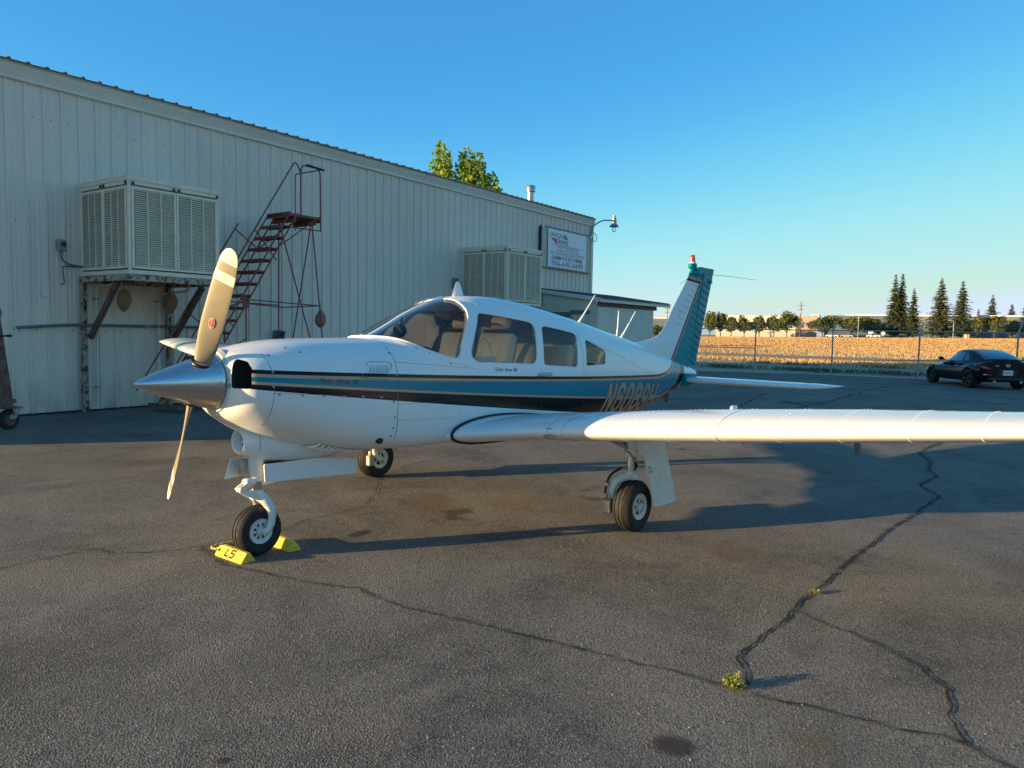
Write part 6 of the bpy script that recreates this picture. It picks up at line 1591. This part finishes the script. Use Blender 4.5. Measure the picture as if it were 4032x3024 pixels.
def pole(label, x, y, h, arms):
    t = thing('utility_pole', label, 'utility pole', (x, y, field_z(x, y)), R(20), 'utility poles beyond the field'); b = MB(); b.tube([(0, 0, -.2), (0, 0, h)], [.22, .14], 8); b.build('pole', M['wood'], t, 60)
    for z, L in arms:
        b = MB(); b.box((0, 0, z), (.12, L, .14)); q = b.build('crossarm', M['wood'], t)
        b = MB()
        for k in (-1, -.5, .5, 1): b.lathe([(.05, 0), (.08, .1), (.03, .22)], 6, 0, Matrix.Translation((0, k * L / 2 * .95, z + .07)))
        b.build('insulators', M['galv'], q)
    b = MB(); b.lathe([(.0, 0), (.24, 0), (.24, .8), (0, .85)], 10, 0, Matrix.Translation((-.3, .05, h * .68))); b.build('transformer', M['galv'], t, 40)
pole('wooden utility pole with cross arms above the round trees', 270.9, 90.5, 12.7, [(11.2, 2.4), (9.9, 2.0)])
pole('distant utility pole left of the tail fin', 260.8, 138, 11.2, [(10.6, 2.6), (9.2, 2.2)])
def street_lamp(label, x, y, h):
    t = thing('street_lamp', label, 'street lamp', (x, y, field_z(x, y)), R(70), 'street lamps beyond the field')
    b = MB(); b.tube([(0, 0, 0), (0, 0, h - .3), (.3, 0, h), (1.3, 0, h + .1)], [.12, .09, .07, .06], 8); b.build('pole', M['galv'], t, 60); b = MB(); b.box((1.5, 0, h + .08), (.7, .3, .14), 0, None, .04); b.build('lamp_head', M['galv'], t)
street_lamp('street lamp between the two broad round trees', 266.9, 69.8, 7.4); street_lamp('short street lamp left of the dark conifer above the coupe', 272.9, 42.8, 5.6)
def far_car(label, x, y, rz, mat):
    t = thing('distant_car', label, 'car', (x, y, field_z(x, y)), rz, 'cars parked beyond the field')
    b = MB(); b.prism(rounded([(-2.2, .3), (-2.25, .8), (-1.9, .95), (1.2, .95), (2.1, .8), (2.2, .3)], .12, 3), 1.75, 'y', -.875); b.build('body', mat, t, 40)
    b = MB(); b.prism([(-1.7, .93), (-1.1, 1.45), (.4, 1.45), (1.1, .93)], 1.5, 'y', -.75); b.build('cabin', M['fdark'], t); b = MB(); b.box((-.35, 0, 1.46), (1.55, 1.45, .05)); b.build('roof', mat, t)
    for xx in (-1.35, 1.35):
        for sy in (-.8, .8): b = MB(); b.lathe([(0, -.1), (.32, -.1), (.32, .1), (0, .1)], 14, 0, Matrix.Translation((xx, sy, .32)) @ Matrix.Rotation(R(90), 4, 'X')); b.build('wheel', M['rubber'], t, 40)
far_car('white car under the round tree at the far edge of the field', 269.4, 78.9, R(95), M['plate']); far_car('pale silver car right of the white car across the field', 270.5, 74.4, R(95), M['galv']); far_car('white car right of the street lamp across the field', 273, 66.5, R(98), M['plate']); far_car('dark car beneath the short conifer across the field', 276, 58.5, R(96), M['carpaint'])
def far_sign(label, x, y, h, rnd):
    t = thing('road_sign', label, 'sign', (x, y, field_z(x, y)), R(20), 'signs beyond the field'); b = MB(); b.tube([(0, 0, 0), (0, 0, h - .3)], .05, 6); b.build('post', M['galv'], t); b = MB()
    if rnd: b.lathe([(0, -.02), (.7, -.02), (.7, .02), (0, .02)], 20, 0, Matrix.Translation((-.06, 0, h)) @ Matrix.Rotation(R(90), 4, 'Y'))
    else: b.box((-.06, 0, h), (.05, 1.6, 1.0), 0, None, .01)
    b.build('panel', M['plate'], t)
far_sign('white square sign left of the twin topped conifer', 272.8, 67.4, 1.7, False); far_sign('round pale sign below the twin topped conifer', 273.7, 63.7, 1.5, True)
t = thing('utility_box', 'small white box at the far field edge left of the coupe roof', 'utility box', (278.5, 39.9, field_z(278.5, 39.9)))
b = MB(); b.box((0, 0, .7), (1.2, 1.6, 1.4), 0, None, .05); b.build('cabinet', M['ftan'], t); b = MB(); b.box((-.62, 0, .7), (.04, .7, 1.1)); b.build('door', M['plate'], t)
